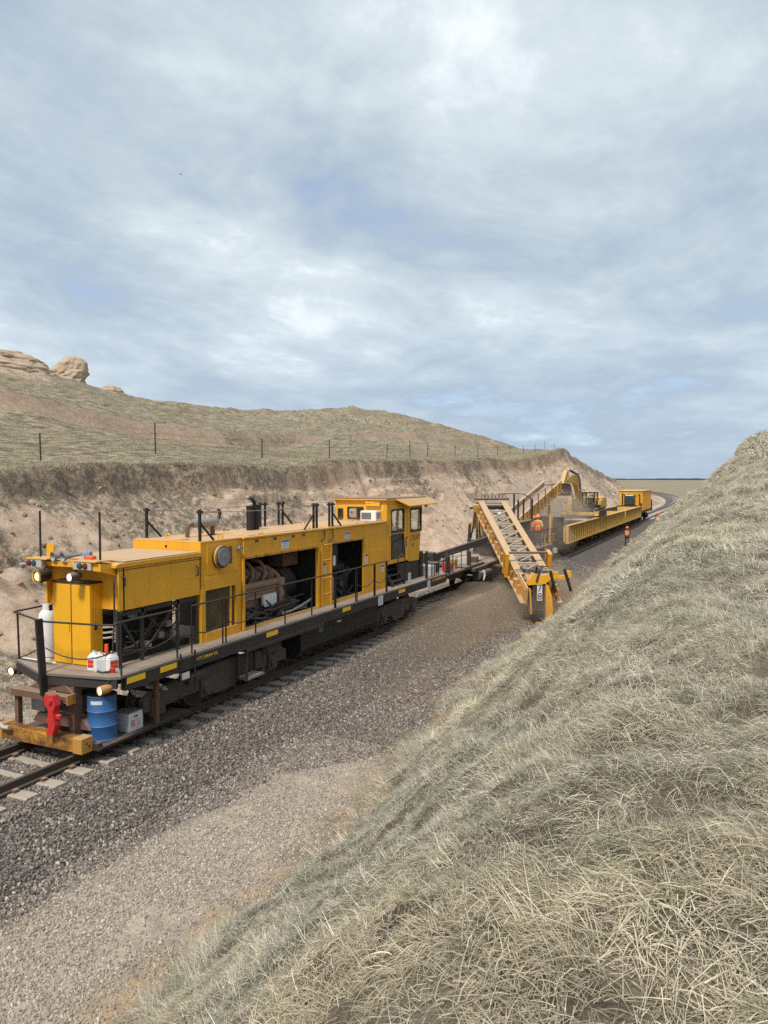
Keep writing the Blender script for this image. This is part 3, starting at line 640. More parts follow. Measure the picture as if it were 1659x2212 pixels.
text('RTC LORAM 105', 0.10, 'reflector', pl, (1.500, 13.40, 1.32), (0,1,0), (0,0,1))
text('HAULED', 0.06, 'offwhite', car, (1.3, 19.5, 1.06), (0,1,0), (0,0,1), off=0.21)
# cabinet
cab_ = MB(); cab_.box(-0.58, 0.44, 11.13, 11.42, DZ, 3.13).build('cabinet', 'yellow2', car)
cbn = [o for o in car.children if o.name.startswith('cabinet')][0]
MB().box(-0.10, -0.06, 11.122, 11.13, DZ+0.03, 3.1).build('door_gap', 'black', cbn)
for x0, x1 in ((-0.575, -0.093), (-0.067, 0.435)):
    d = MB().cbox(x0, x1, 11.10, 11.128, DZ+0.03, 3.10, 0.008).build('door', 'yellow2', cbn)
MB().box(-0.13, -0.115, 11.08, 11.10, 2.15, 2.32).build('handle', 'yellow2', cbn)
MB().box(0.441, 0.452, 11.2, 11.27, 2.2, 2.32).build('latch', 'black', cbn)
m = MB(); m.box(-0.62, 0.46, 11.09, 11.44, 3.131, 3.16); m.build('cabinet_top', 'black', cbn)
# front canopy with lamps
m = MB(); m.prism([(-0.95, 3.47), (0.72, 3.47), (0.72, 3.56), (-0.95, 3.56)], FY, 10.98, 11.32); m.build('canopy', 'yellow', car)
can = [o for o in car.children if o.name == 'canopy'][0]
MB().prism([(10.92,3.43),(11.32,3.30),(11.32,3.52),(10.92,3.58)], FX, 0.725, 0.92).build('canopy_gusset', 'yellow', can)
for x0, x1, a, b in ((-1.03, -0.62, 'lens_red', 'lens_green'), (0.24, 0.72, 'lens_green', 'lens_red')):
    hb = MB().cbox(x0, x1, 10.86, 10.975, 3.45, 3.60, 0.015).build('marker_light_box', 'pale', car)
    xm = x0 + (0.07 if a == 'lens_red' else 0.20)
    for q, mm in enumerate((a, b)): MB().lathe([(0.062, 0), (0.058, 0.03), (0.03, 0.045), (0, 0.05)], 14, (xm+q*0.14, 10.86, 3.525), (0,-1,0)).build('lens', mm, hb, True)
MB().box(-1.06, -0.45, 10.85, 11.3, 3.603, 3.625).build('canopy_shelf', 'yellow', can); MB().box(0.2, 0.86, 10.85, 11.3, 3.603, 3.625).build('canopy_shelf', 'yellow', can)
lampset(car, (-0.60, 10.72, 3.27), (-0.12, -1, -0.05), 0.14, 'lamp_warm', 'black', 'headlight', 0.3, 0.62)
hl = [o for o in car.children if o.name == 'headlight'][0]
MB().ring(rrect(-0.142,0.142,-0.142,0.142,0.141,6), rrect(-0.11,0.11,-0.11,0.11,0.109,6), lambda u,v,d: (-0.60+u, 10.72+d-0.12*u, 3.27+v), -0.012, 0.012).build('bezel', 'brass', hl)
lampset(car, (0.24, 10.76, 3.30), (-0.1, -1, -0.06), 0.09, 'lamp', 'rust', depth=0.28)
lampset(car, (-1.60, 10.88, 1.22), (0.02, -1, -0.08), 0.095, 'lamp', 'rust', depth=0.26); lampset(car, (1.26, 10.50, 1.24), (-0.25, -1, -0.08), 0.09, 'lamp', 'rust_yellow', depth=0.26)
for pq in ([(-1.58, 11.02, 1.30), (-1.55, 11.05, 1.44)], [(1.29, 10.66, 1.33), (1.32, 10.75, 1.43)], [(-0.6,10.9,3.4),(-0.6,11.0,3.48)], [(0.25,10.9,3.38),(0.25,11.0,3.48)]): MB().tube(pq, 0.022).build('lamp_bracket', 'black', car)
lampset(car, (-1.22, 10.85, 3.43), (-0.2, -1, -0.3), 0.075, 'chrome', 'chrome', 'spot_lamp', 0.12); MB().tube([(-1.2,10.93,3.47),(-1.05,10.95,3.52)],0.018).build('lamp_arm','pale',car)
for x in (-0.37, -0.10):
    MB().lathe([(0.03, 0.42), (0.035, 0.25), (0.05, 0.12), (0.10, 0.0), (0.095, 0.0), (0.04, 0.12), (0.0, 0.14)], 16, (x, 10.92, 3.665), (0.28, 1, 0.08)).build('air_horn', 'grey', car, True)
MB().cyl((0.22, 11.2, 3.68), (0.34, 11.25, 3.70), 0.075).build('horn_cap', 'bluesign', car); MB().cbox(0.30, 0.50, 11.1, 11.25, 3.63, 3.70, 0.02).build('beacon', 'orange', car)
MB().prism(rrect(-0.62, -0.42, 3.6, 3.93, 0.06), FY, 11.0, 11.03).build('flap', 'yellow', car)
for x, z0 in ((-0.93, 3.60), (0.71, 3.55)): MB().tube([(x, 11.12, z0), (x, 11.12, 4.57)], 0.022, 6).build('canopy_stake', 'black', car)
# engine hood
m = MB(); wall_holes(m, FY, -1.0, 1.0, 2.6, 3.46, 11.42, 11.46, []); m.build('hood_front', 'yellow', car)
m = MB(); m.cbox(0.96, 1.0, 11.295, 13.80, 2.60, 3.46, 0.012); sd = m.build('hood_side', 'yellow', car)
for y, z in ((11.42, 3.18), (13.68, 3.15)): MB().tube([(1.0, y, z+0.11), (1.05, y, z+0.09), (1.05, y, z-0.09), (1.0, y, z-0.11)], 0.016, 6).build('handle', 'black', sd)
MB().box(0.99, 1.006, 11.295, 13.80, 3.40, 3.415).build('hood_seam', 'rust', sd)
MB().box(-1.0, -0.96, 11.295, 13.80, 2.60, 3.46).build('hood_side', 'yellow', car)
m = MB(); m.prism([(11.2, 3.47), (13.82, 3.47), (13.82, 3.56), (11.3, 3.55), (11.2, 3.52)], FX, -1.04, 1.04); m.build('hood_roof', 'yellow', car)
MB().box(-0.98, 0.98, 11.5, 13.8, 3.565, 3.578).build('roof_sheet', 'yellow_dusty', car)
# open bay under the hood
m = MB(); m.box(-0.9, 0.75, 11.65, 13.7, DZ+0.002, 1.62); m.box(-0.7, 0.2, 11.9, 13.4, 1.65, 2.35); m.box(0.28, 0.36, 12.0, 13.6, 1.65, 2.5); m.build('radiator_pack', 'black', car)
for y in (11.33, 12.0, 13.1, 13.72):
    for x in (0.93, -0.93): MB().box(x-0.03, x+0.03, y-0.03, y+0.03, DZ+0.002, 2.598).build('bay_post', 'dark', car)
m = MB(); m.bar((0.93, 11.36, 2.5), (0.93, 11.97, 1.6), 0.04); m.bar((0.93, 12.03, 1.6), (0.93, 13.07, 2.5), 0.03); m.bar((0.93, 12.03, 2.5), (0.93, 13.07, 1.6), 0.03); m.box(0.9, 0.96, 11.36, 13.69, 2.48, 2.56); m.build('bay_brace', 'dark', car)
m = MB()
for i in range(16): hose(m, (0.5+random.random()*0.3, 11.6+random.random()*1.0, 1.6+random.random()*0.5), (0.5+random.random()*0.35, 12.4+random.random()*1.2, 1.6+random.random()*0.8), random.uniform(0.1, 0.4), random.choice((0.018, 0.025, 0.012)))
m.build('hoses', 'rubber', car)
for y, z, mm in ((11.95, 2.42, 'grey'), (12.75, 1.85, 'grey'), (13.2, 1.8, 'pale'), (12.35, 1.72, 'pale'), (13.0, 2.05, 'grey')): MB().cbox(0.66, 0.8, y-0.07, y+0.09, z-0.06, z+0.07, 0.015).build('valve_block', mm, car)
m = MB(); m.tube([(0.95,11.22,3.3),(0.98,11.2,3.2),(0.98,11.2,2.5),(1.0,11.15,2.2),(1.0,11.1,1.5)], 0.018); m.build('cable', 'rubber', car)
m = MB(); [m.tube([(0.6+0.13*math.cos(a*.7), 11.45+0.13*math.sin(a*.7), 1.95+0.012*a) for a in range(0, 30)], 0.02, 5)]; m.build('coiled_hose', 'pale', car)
# filter section
m = MB(); wall_holes(m, FX, 13.86, 15.36, 2.68, 3.76, 0.95, 1.0, []); m.box(0.97, 1.018, 14.05, 15.2, 3.02, 3.70); m.build('filter_wall', 'yellow', car)
m = MB(); m.box(0.9, 1.02, 13.82, 13.97, DZ, 2.68); m.box(0.9, 1.02, 15.12, 15.22, DZ, 2.68); m.box(0.92, 1.035, 13.97, 15.12, DZ, 1.68); m.box(0.92, 1.035, 13.97, 15.12, 2.66, 2.95); m.box(0.90,1.0,15.22,15.36,DZ,2.68); m.build('screen_frame', 'yellow', car)
MB().box(0.93, 0.96, 13.97, 15.12, 1.68, 2.66).build('filter_screen', 'screen', car); MB().box(0.965, 1.0, 14.93, 14.99, 1.68, 2.66).build('screen_bar', 'yellow', car)
fl = MB().lathe([(0.27, -0.02), (0.27, 0.09), (0.255, 0.13), (0.25, 0.13)], 26, (1.02, 14.49, 3.40), (1,0,0)).build('round_filter', 'dark', car, True)
MB().lathe([(0.265, 0.0), (0.272, 0.10), (0.262, 0.132), (0.245, 0.132)], 26, (1.0, 14.49, 3.40), (1,0,0)).build('filter_rim', 'yellow', fl, True)
MB().lathe([(0.225, 0.10), (0.225, 0.145), (0.15, 0.155), (0.13, 0.15), (0.05, 0.165), (0.0, 0.17)], 26, (1.02, 14.49, 3.40), (1,0,0)).build('filter_cap', 'grey', fl, True)
MB().box(1.0, 1.025, 14.86, 14.98, 3.2, 3.62).build('slot', 'rust', car); lampset(car, (1.12, 15.22, 3.52), (1, -0.4, -0.2), 0.06, 'chrome', 'grey', 'side_lamp', 0.14); MB().tube([(1.0,15.25,3.52),(1.06,15.25,3.52)],0.02).build('lamp_arm','grey',car)
m = MB(); m.box(-1.0, 1.01, 13.83, 15.4, 3.762, 3.79); m.box(-1.0, 1.0, 13.83, 13.86, 3.46, 3.76); m.build('filter_roof', 'yellow', car); MB().lathe([(0.03,0),(0.03,0.012)], 8, (0.0, 13.83, 3.66), (0,-1,0)).build('plug', 'black', car)
# main body
m = MB(); wall_holes(m, FX, 15.40, 23.88, DZ, 3.74, 0.95, 1.0, [(15.5, 19.08, 1.52, 3.24), (19.94, 22.1, 1.56, 3.28)]); m.build('side_wall', 'yellow', car)
sw = [o for o in car.children if o.name == 'side_wall'][0]
m = MB(); m.prism([(15.46,3.30),(19.1,3.30),(19.1,3.72),(15.46,3.72)], FX, 1.002, 1.03); m.build('door_header', 'yellow', sw)
m = MB(); m.bar((0.98, 15.5, 3.27), (0.98, 19.08, 3.27), 0.16, 0.05); m.build('door_lintel', 'rust_yellow', sw)
m = MB(); m.bar((0.98, 19.9, 3.30), (0.98, 22.12, 3.30), 0.12, 0.045); m.build('door_lintel', 'rust_yellow', sw)
for y in (15.44, 19.12, 19.34, 19.88): MB().box(1.001, 1.045, y-0.035, y+0.035, DZ+0.01, 3.29).build('jamb', 'yellow', sw)
for z in (1.85, 2.32, 2.85, 3.3): MB().tube([(1.02, 19.42, z), (1.09, 19.42, z), (1.09, 19.80, z), (1.02, 19.80, z)], 0.014, 6).build('rung', 'yellow', sw)
MB().tube([(1.05,19.95,3.75),(1.06,19.95,3.45),(1.03,19.75,3.36)],0.016).build('conduit','black',sw); MB().tube([(1.05,19.45,3.73),(1.06,19.45,3.5),(1.03,19.3,3.4)],0.016).build('conduit','black',sw)
for y in (16.0, 16.85, 17.75, 18.3): MB().box(1.031, 1.042, y-0.07, y+0.07, 3.63, 3.70).build('bracket', 'rust', sw)
MB().box(1.001, 1.012, 22.75, 23.4, 1.6, 2.86).build('panel', 'yellow', sw)
m = MB(); m.box(-1.0, -0.95, 15.40, 23.88, DZ, 3.74); m.build('far_wall', 'yellow', car)
MB().box(-0.95, 0.95, 19.45, 19.55, DZ+0.002, 3.72).build('bulkhead', 'dark', car); MB().box(-0.95, 0.95, 15.41, 15.46, DZ+0.002, 3.72).build('bulkhead', 'dark', car); MB().box(-0.95, 0.95, 22.6, 22.66, DZ+0.002, 3.72).build('bulkhead', 'dark', car)
MB().box(-0.948, -0.94, 15.5, 22.5, DZ, 3.7).build('lining', 'black', car); MB().box(-0.94, 0.94, 15.5, 22.5, DZ+0.002, DZ+0.03).build('bay_floor', 'black', car)
m = MB(); m.box(-1.03, 1.06, 15.42, 23.88, 3.742, 3.785); m.box(-0.8, 0.85, 15.9, 19.0, 3.786, 3.80); m.box(-0.8, 0.85, 20.2, 23.3, 3.786, 3.80); m.build('roof', 'yellow', car)
rf = [o for o in car.children if o.name == 'roof'][0]
for x, y in ((-0.35, 14.3), (0.86, 14.75)): MB().tube([(x-0.06, y, 3.785)]+[(x-0.06*math.cos(R(a)), y, 3.86+0.06*math.sin(R(a))) for a in range(0,181,30)]+[(x+0.06, y, 3.785)], 0.018, 6).build('lifting_eye', 'yellow', rf)
MB().lathe([(0.24,0),(0.24,0.03),(0.2,0.045)], 18, (0.1, 14.15, 3.79)).build('filler_lid', 'yellow', rf)
for i in range(26): MB().lathe([(0.022,0),(0.02,0.02)], 6, (random.choice((-0.75, 0.8, random.uniform(-0.7,0.7))), random.uniform(16,23.5), 3.80)).build('bolt', 'rust', rf)
# signs
sign(sw, FX, (17.15, 17.53, 3.36, 3.60), 1.03, 1, 'bluesign'); sign(sw, FX, (20.80, 21.15, 3.35, 3.58), 1.0, 1, 'bluesign')
sign(sw, FX, (19.40, 19.62, 2.45, 2.76), 1.0, 1, 'redsign', lines=2, linemat='redsign'); sign(sw, FX, (22.2, 22.4, 2.46, 2.78), 1.0, 1, 'redsign', lines=2, linemat='redsign'); sign(sw, FX, (23.32, 23.66, 2.03, 2.30), 1.0, 1, 'redsign', lines=3, linemat='redsign')
sign(car, FX, (22.2, 22.55, 1.10, 1.42), 1.491, 1, None, lines=4); sign(car, FX, (25.8, 26.05, 1.44, 1.75), 1.0, 1, None, lines=3); sign(car, FX, (26.5, 26.8, 1.05, 1.4), 1.491, 1, None, lines=4)
MB().box(1.21, 1.222, 18.8, 19.05, 0.82, 1.05).build('number_board', plain('green_plate', (0.08, 0.16, 0.1), 0.7), car)
# engine
e = MB(); e.prism([(-0.3,1.62),(0.45,1.62),(0.5,2.3),(0.35,2.55),(-0.3,2.6)], FY, 15.65, 17.75); eng = e.build('engine', 'engine', car)
for i in range(6):
    y = 15.72+i*0.33; MB().obj if False else MB().prism([(0.12,2.62),(0.42,2.48),(0.55,2.70),(0.25,2.86)], FY, y, y+0.25).build('cylinder_head', 'engine', eng)
for y in (16.42, 16.98): MB().tube([(0.48,y,2.48),(0.6,y,2.66),(0.6,y,2.86),(0.45,y,3.02),(0.2,y,3.05)], 0.05, 8).build('intake_pipe', 'engine', eng)
m = MB(); m.tube([(0.52,15.6,2.4),(0.54,16.6,2.42),(0.54,17.7,2.42)], 0.09, 8); m.box(0.4,0.6,15.7,17.6,2.08,2.14); m.build('manifold', 'engine', eng)
for i in range(4): MB().lathe([(0.075,0),(0.08,0.02),(0.08,0.28),(0.06,0.32)], 12, (0.62, 16.92+i*0.155, 1.82)).build('oil_filter', 'white', eng, True)
MB().lathe([(0.62,0),(0.62,0.16),(0.45,0.3)], 22, (0.0, 17.78, 2.15), (0,1,0)).build('flywheel_housing', 'engine', eng, True); MB().cbox(0.45,0.62,17.72,17.98,1.7,2.5,0.03).build('starter', 'engine', eng)
MB().lathe([(0.45,0),(0.52,0.02),(0.52,0.6),(0.4,0.66)], 22, (0.0, 18.15, 2.2), (0,1,0)).build('generator', 'black', eng, True); MB().box(-0.1,0.4,18.2,19.0,2.75,3.1).build('switch_box', 'rust', eng)
m = MB()
for i in range(46): hose(m, (random.uniform(0.3,0.85), random.uniform(15.6,17.2), random.uniform(1.52,1.9)), (random.uniform(0.3,0.88), random.uniform(17.2,18.95), random.uniform(1.52,2.0)), random.uniform(0.0,0.25), random.choice((0.02,0.028,0.036,0.016)), jx=0.06)
m.build('engine_hoses', 'rubber', eng)
m = MB(); hose(m, (0.86,17.4,1.56), (0.84,19.0,1.75), 0.05, 0.04); hose(m, (0.8,17.5,1.58), (0.8,19.0,1.7), 0.07, 0.035); m.build('grey_hoses', 'grey', eng)
m = MB(); m.box(0.3,0.5,15.7,18.9,1.5,1.62); m.tube([(0.7,16.9,2.0),(0.75,17.4,1.6)],0.02); m.build('engine_skid', 'dark', eng)
# hydraulics bay
m = MB()
for i in range(34): hose(m, (random.uniform(0.1,0.85), random.uniform(20.0,21.2), random.uniform(1.6,3.2)), (random.uniform(0.1,0.85), random.uniform(20.6,22.0), random.uniform(1.55,2.5)), random.uniform(0.1,0.6), random.choice((0.02,0.026,0.034)), jx=0.05)
m.build('hydraulic_hoses', 'rubber', car); MB().lathe([(0.16,0),(0.17,0.05),(0.17,0.62),(0.1,0.7)], 14, (0.55, 20.6, 1.52)).build('pump', 'grey', car, True); MB().lathe([(0.12,0),(0.12,0.9),(0.06,1.0)], 14, (0.5, 21.35, 1.52)).build('accumulator', plain('blue_grey', (0.05,0.09,0.11)), car, True)
MB().cbox(0.0,0.5,21.4,22.0,1.52,2.2,0.03).build('tank', 'dark', car); MB().box(0.952,0.96,20.12,20.28,2.6,2.9).build('notice', 'offwhite', car); MB().box(0.9,0.95,20.02,20.4,2.5,3.26).build('locker', 'dark', car)
# stacks, muffler
mf = MB().lathe([(0.02,-0.5),(0.09,-0.48),(0.11,-0.42),(0.11,0.42),(0.09,0.48),(0.02,0.5)], 18, (-0.2, 15.52, 4.12), (0,1,0)).build('muffler', 'grey', car, True)
MB().tube([(-0.2,14.83,3.76),(-0.2,14.83,3.98),(-0.2,14.88,4.08),(-0.2,15.02,4.13)], 0.055, 8).build('exhaust_elbow', 'rust', mf, True); MB().tube([(-0.2,15.82,3.78),(-0.2,15.82,4.05)], 0.06, 8).build('exhaust_leg', 'rust', mf)
MB().tube([(-0.2,15.95,4.12),(-0.2,16.05,4.18),(-0.2,16.12,4.3),(-0.2,16.13,4.38),(-0.2,16.05,4.43)], 0.045, 8).build('tail_pipe', 'black', mf, True)
for y, z0, z1, r in ((17.63, 3.79, 4.44, 0.11), (17.90, 3.79, 4.47, 0.10)): MB().lathe([(r,0),(r,z1-z0),(r+0.015,z1-z0),(r+0.015,z1-z0+0.04),(0.02,z1-z0+0.04)], 16, (-0.3, y, z0)).build('exhaust_stack', 'black', car, True)
m = MB(); m.tube([(-0.3,17.85,4.5),(-0.3,17.82,4.58),(-0.3,17.72,4.66),(-0.3,17.62,4.7)], 0.05, 8); m.lathe([(0.02,0),(0.09,0.01),(0.09,0.03),(0.02,0.04)], 12, (-0.3,17.72,4.70), (0,-0.4,1)); m.build('rain_cap', 'black', car)
# roof cable posts
def rpost(x, y, dy):
    MB().box(x-0.026, x+0.026, y-0.026, y+0.026, 3.80, 4.53).build('roof_post', 'black', car)
    if dy: MB().bar((x, y, 4.22), (x, y+dy, 3.80), 0.04).build('post_brace', 'black', car)
    MB().box(x-0.06, x+0.06, y-0.05, y+0.05, 4.44, 4.50).build('cable_clamp', 'black', car)
for x, y, dy in ((0.93,13.90,0.5),(-0.93,14.22,0.5),(0.93,19.02,-0.52),(0.93,20.14,0.55),(-0.93,19.05,0),(-0.93,20.28,0.55),(0.93,19.2,0),(0.93,19.95,0),(-0.93,19.30,0),(-0.93,20.05,0)): rpost(x, y, dy)
for x in (0.93, -0.93):
    m = MB(); hose(m, (x,14.0,4.47), (x,19.0,4.47), 0.05, 0.010); hose(m, (x,20.2,4.47), (x,23.9,4.45), 0.03, 0.010); m.build('safety_cable', 'grey', car)
    MB().tube([(x,14.2,4.465),(x,14.55,4.455)], 0.022, 6).build('turnbuckle', 'grey', car); MB().tube([(x,18.5,4.46),(x,18.85,4.465)], 0.022, 6).build('turnbuckle', 'grey', car)
# cab
CB = thing('x', (0,0,0), 'x', 'x'); bpy.data.objects.remove(CB)
m = MB(); wall_holes(m, FX, 23.9, 25.84, 2.24, 4.46, 0.955, 1.0, [(24.30, 25.41, 3.34, 4.14), (24.28, 25.38, 2.42, 3.25)])
m.prism([(25.84,2.18),(26.85,2.15),(27.02,3.28),(25.84,3.28)], FX, 0.955, 1.0); m.prism([(25.84,3.28),(26.02,3.28),(26.02,4.12),(25.84,4.12)], FX, 0.955, 1.0); m.prism([(27.06,3.28),(27.02,3.28),(27.2,4.46),(27.22,4.46)], FX, 0.955, 1.0); m.prism([(25.84,4.12),(27.15,4.12),(27.22,4.46),(25.84,4.46)], FX, 0.955, 1.0)
cabw = m.build('cab_wall', 'yellow', car)
m = MB(); wall_holes(m, FX, 23.9, 27.1, 2.24, 4.46, -1.0, -0.955, [(24.3, 25.5, 3.3, 4.15), (25.9, 26.9, 3.3, 4.15)]); m.build('cab_wall', 'yellow', car)
m = MB(); wall_holes(m, FY, -0.955, 0.955, 3.80, 4.46, 23.9, 23.94, [(-0.52, 0.09, 3.85, 4.24), (-0.90, -0.72, 3.85, 4.18)]); m.box(-0.955,0.955,23.9,23.94,2.24,3.74); m.build('cab_end', 'yellow', car)
m = MB(); m.box(-0.955,0.955,26.82,26.86,2.16,3.25); m.bar((-0.9,27.0,3.3),(-0.9,27.18,4.45),0.08); m.bar((0.9,27.0,3.3),(0.9,27.18,4.45),0.06); m.bar((0,27.0,3.3),(0,27.18,4.45),0.08); m.build('cab_end', 'yellow', car)
ce = [o for o in car.children if o.name.startswith('cab_end')][0]
window(ce, FY, (-0.52, 0.09, 3.85, 4.24), 23.93, 23.89, 0.1); window(ce, FY, (-0.90, -0.72, 3.85, 4.18), 23.93, 23.89, 0.06)
dr = MB().ring([(23.98,2.28),(25.72,2.28),(25.72,4.36),(23.98,4.36)], [(24.0,2.30),(25.70,2.30),(25.70,4.34),(24.0,4.34)], FX, 1.001, 1.012).build('door', 'yellow', cabw)
window(cabw, FX, (24.30, 25.41, 3.34, 4.14), 0.96, 1.0, 0.14, 0.06); window(cabw, FX, (24.28, 25.38, 2.42, 3.25), 0.96, 1.0, 0.14, 0.06, 'dglass')
window(cabw, FX, (26.02, 27.08, 3.28, 4.12), 0.96, 1.0, 0.05, 0.07)
MB().tube([(1.01,25.55,2.95),(1.05,25.55,2.95),(1.05,25.55,2.75),(1.01,25.55,2.75)],0.016).build('door_handle','black',cabw)
text('LORAM', 0.30, 'redsign', cabw, (1.0, 26.42, 3.03), (0,1,0.02), (0,0,1)); text('877', 0.18, 'rust', cabw, (1.0, 26.25, 2.75), (0,1,0.02), (0,0,1))
m = MB(); m.prism([(23.78,4.50),(23.9,4.46),(27.25,4.46),(27.42,4.50),(27.42,4.55),(23.78,4.55)], FX, -1.06, 1.05); cr = m.build('cab_roof', 'yellow', car); MB().box(-1.07,1.06,23.77,27.43,4.552,4.565).build('roof_edge', 'rust', cr)
m = MB(); m.add([(1.05,24.5,4.54),(1.05,27.6,4.54),(1.32,28.0,4.30),(1.32,25.2,4.27),(1.05,24.5,4.51),(1.05,27.6,4.51),(1.32,28.0,4.27),(1.32,25.2,4.24)], [(0,1,2,3),(7,6,5,4),(0,4,5,1),(1,5,6,2),(2,6,7,3),(3,7,4,0)]); m.build('sun_visor', 'yellow', cr)
lampset(car, (1.12, 27.35, 4.2), (0.5, 0.6, -0.2), 0.06, 'lens_red', 'yellow', 'cab_lamp', 0.1); MB().tube([(1.05,27.25,4.3),(1.1,27.3,4.24)],0.02).build('lamp_arm','black',car)
ac = MB().cbox(0.20, 0.80, 23.45, 23.89, 3.80, 4.14, 0.02).build('air_conditioner', 'white', car); MB().box(0.25, 0.62, 23.441, 23.449, 3.85, 4.08).build('grille', 'greysign', ac)
for i in range(7): MB().box(0.25,0.62,23.434,23.441,3.86+i*0.032,3.87+i*0.032).build('louvre','dark',ac)
MB().box(0.801,0.806,23.5,23.82,3.86,4.08).build('side_grille','greysign',ac)
MB().cbox(0.22, 0.79, 23.78, 23.89, 4.30, 4.45, 0.015).build('light_box', 'yellow', car)
MB().box(-0.94,0.94,23.95,26.8,2.25,2.30).build('cab_floor', 'dark', car); st = MB().cbox(-0.3,0.3,25.2,25.7,2.31,2.9,0.05).build('driver_seat', 'maroon', car); MB().cbox(-0.28,0.28,25.08,25.2,2.85,3.6,0.05).build('seat_back', 'maroon', st)
m = MB(); m.cbox(0.3,0.85,26.2,26.75,2.31,3.35,0.04); m.cbox(-0.85,-0.3,26.2,26.75,2.31,3.4,0.04); m.tube([(-.1,24.4,2.31),(-.1,24.4,4.4)],0.06); m.build('console', 'dark', car); m = MB(); m.tube([(0.4,24.8,3.5),(0.7,25.0,3.75),(0.6,25.3,3.5),(0.4,24.8,3.5)],0.025); m.build('arm_rest','pale',car)
# steps and skirt below the cab
m = MB(); m.box(-0.99, 0.99, 25.02, 26.84, DZ+0.002, 2.15); m.box(0.95, 1.0, 25.0, 26.9, 1.2, DZ-0.06); m.box(-0.9,0.6,23.95,25.0,DZ+0.002,2.22); m.build('cab_skirt', 'dark', car)
for i in range(4): MB().box(0.62+0.0, 1.18-0.12*i, 24.0, 24.95, DZ+0.02+0.19*i+0.14, DZ+0.19*i+0.17).build('step', 'black', car)
for y in (23.98, 24.97): MB().bar((1.22,y,1.5),(0.72,y,2.24),0.04,0.1).build('step_stringer','black',car)
MB().tube([(1.25,24.9,1.5),(1.25,24.9,2.75),(1.2,25.0,2.98),(1.02,25.7,3.1)],0.02).build('grab_rail','black',car); MB().tube([(1.3,24.2,1.5),(1.3,24.2,2.5),(1.3,24.6,2.6)],0.02).build('grab_rail','black',car)
# rear platform
m = MB(); m.box(0.5, 1.0, 26.95, 27.25, DZ+0.002, 2.45); m.build('rear_locker', 'black', car); MB().cbox(0.55,1.2,27.5,28.1,DZ+0.002,1.85,0.03).build('rear_box','white',car)
for y in (27.15, 27.4, 27.62, 27.86): MB().tube([(1.42,y,1.3),(1.42,y,1.95)],0.018).build('rail_post','black',car)
MB().box(1.38,1.45,26.55,26.65,1.4,2.52).build('rail_post','black',car); MB().tube([(1.42,27.1,1.95),(1.42,27.9,1.95)],0.018).build('handrail','black',car)
MB().box(1.491,1.5,27.0,28.4,1.3,1.4).build('reflector','rust_yellow',car)
# railings along the near walkway
def rail_run(x, ys, z=2.5, gapmid=True):
    for y in ys: MB().tube([(x,y,1.2),(x,y,z)],0.019,6).build('rail_post','black',car)
    MB().tube([(x,ys[0],z)]+[(x,y,z) for y in ys[1:-1]]+[(x,ys[-1],z),(x,ys[-1]+0.08,z-0.02)],0.02,6).build('handrail','black',car)
rail_run(1.47, [10.86, 12.45]); rail_run(1.47, [12.92, 14.0]); rail_run(1.47, [14.12, 15.3, 16.62, 17.98, 19.28]); rail_run(1.47, [19.36, 20.62]); rail_run(1.47, [20.72, 21.92]); rail_run(1.47,[22.0,22.84,22.92])
MB().tube([(1.47,17.0-0.5,2.5),(1.47,16.64,2.3),(1.47,17.0,1.8)],0.016).build('rail_brace','black',car)
for a, b in ((10.86,12.45),(12.92,14.0),(14.12,15.3),(21.92,22.84),(20.72,21.92)):
    m = MB(); hose(m,(1.47,a,2.0),(1.47,b,2.0),0.16,0.013); m.build('chain','black',car)
MB().tube([(1.47,10.86,2.5),(1.40,10.72,2.46),(1.2,10.64,2.46),(0.0,10.46,2.46),(-0.2,10.44,2.46)],0.02,6).build('handrail','black',car)
MB().tube([(-0.22,10.44,2.46),(-0.5,10.55,2.47),(-1.50,10.92,2.47),(-1.53,11.0,2.47),(-1.5,12.4,2.5)],0.02,6).build('handrail','black',car); MB().tube([(-1.47,11.0,1.45),(-1.5,11.0,2.47)],0.022,6).build('rail_post','black',car)
m = MB(); hose(m,(-0.05,10.44,1.95),(1.4,10.74,1.95),0.18,0.014); hose(m,(-0.2,10.48,1.95),(-1.47,11.0,1.5),0.02,0.014); m.build('chain','black',car)
m = MB(); m.tube([(-1.45,11.02,1.5),(-0.9,10.95,1.52),(-0.4,10.85,1.6)],0.016); m.tube([(-1.4,11.05,1.49),(-0.8,11.0,1.5),(-0.3,10.9,1.53)],0.016); m.build('loose_hose','white',car)
m = MB(); m.bar((-0.13,10.36,2.52),(-0.02,10.36,1.05),0.14,0.06,up=(1,0,0)); m.build('front_post','black',car)
for y in (12.52,12.98): MB().tube([(1.5,y,0.6),(1.5,y,1.55)],0.02,6).build('stirrup','black',car)
for z in (0.62,0.95): MB().box(1.42,1.52,12.52,12.98,z,z+0.03).build('stirrup_step','black',car)
MB().box(1.49,1.5,12.55,12.8,0.95,1.12).build('notice','offwhite',car)
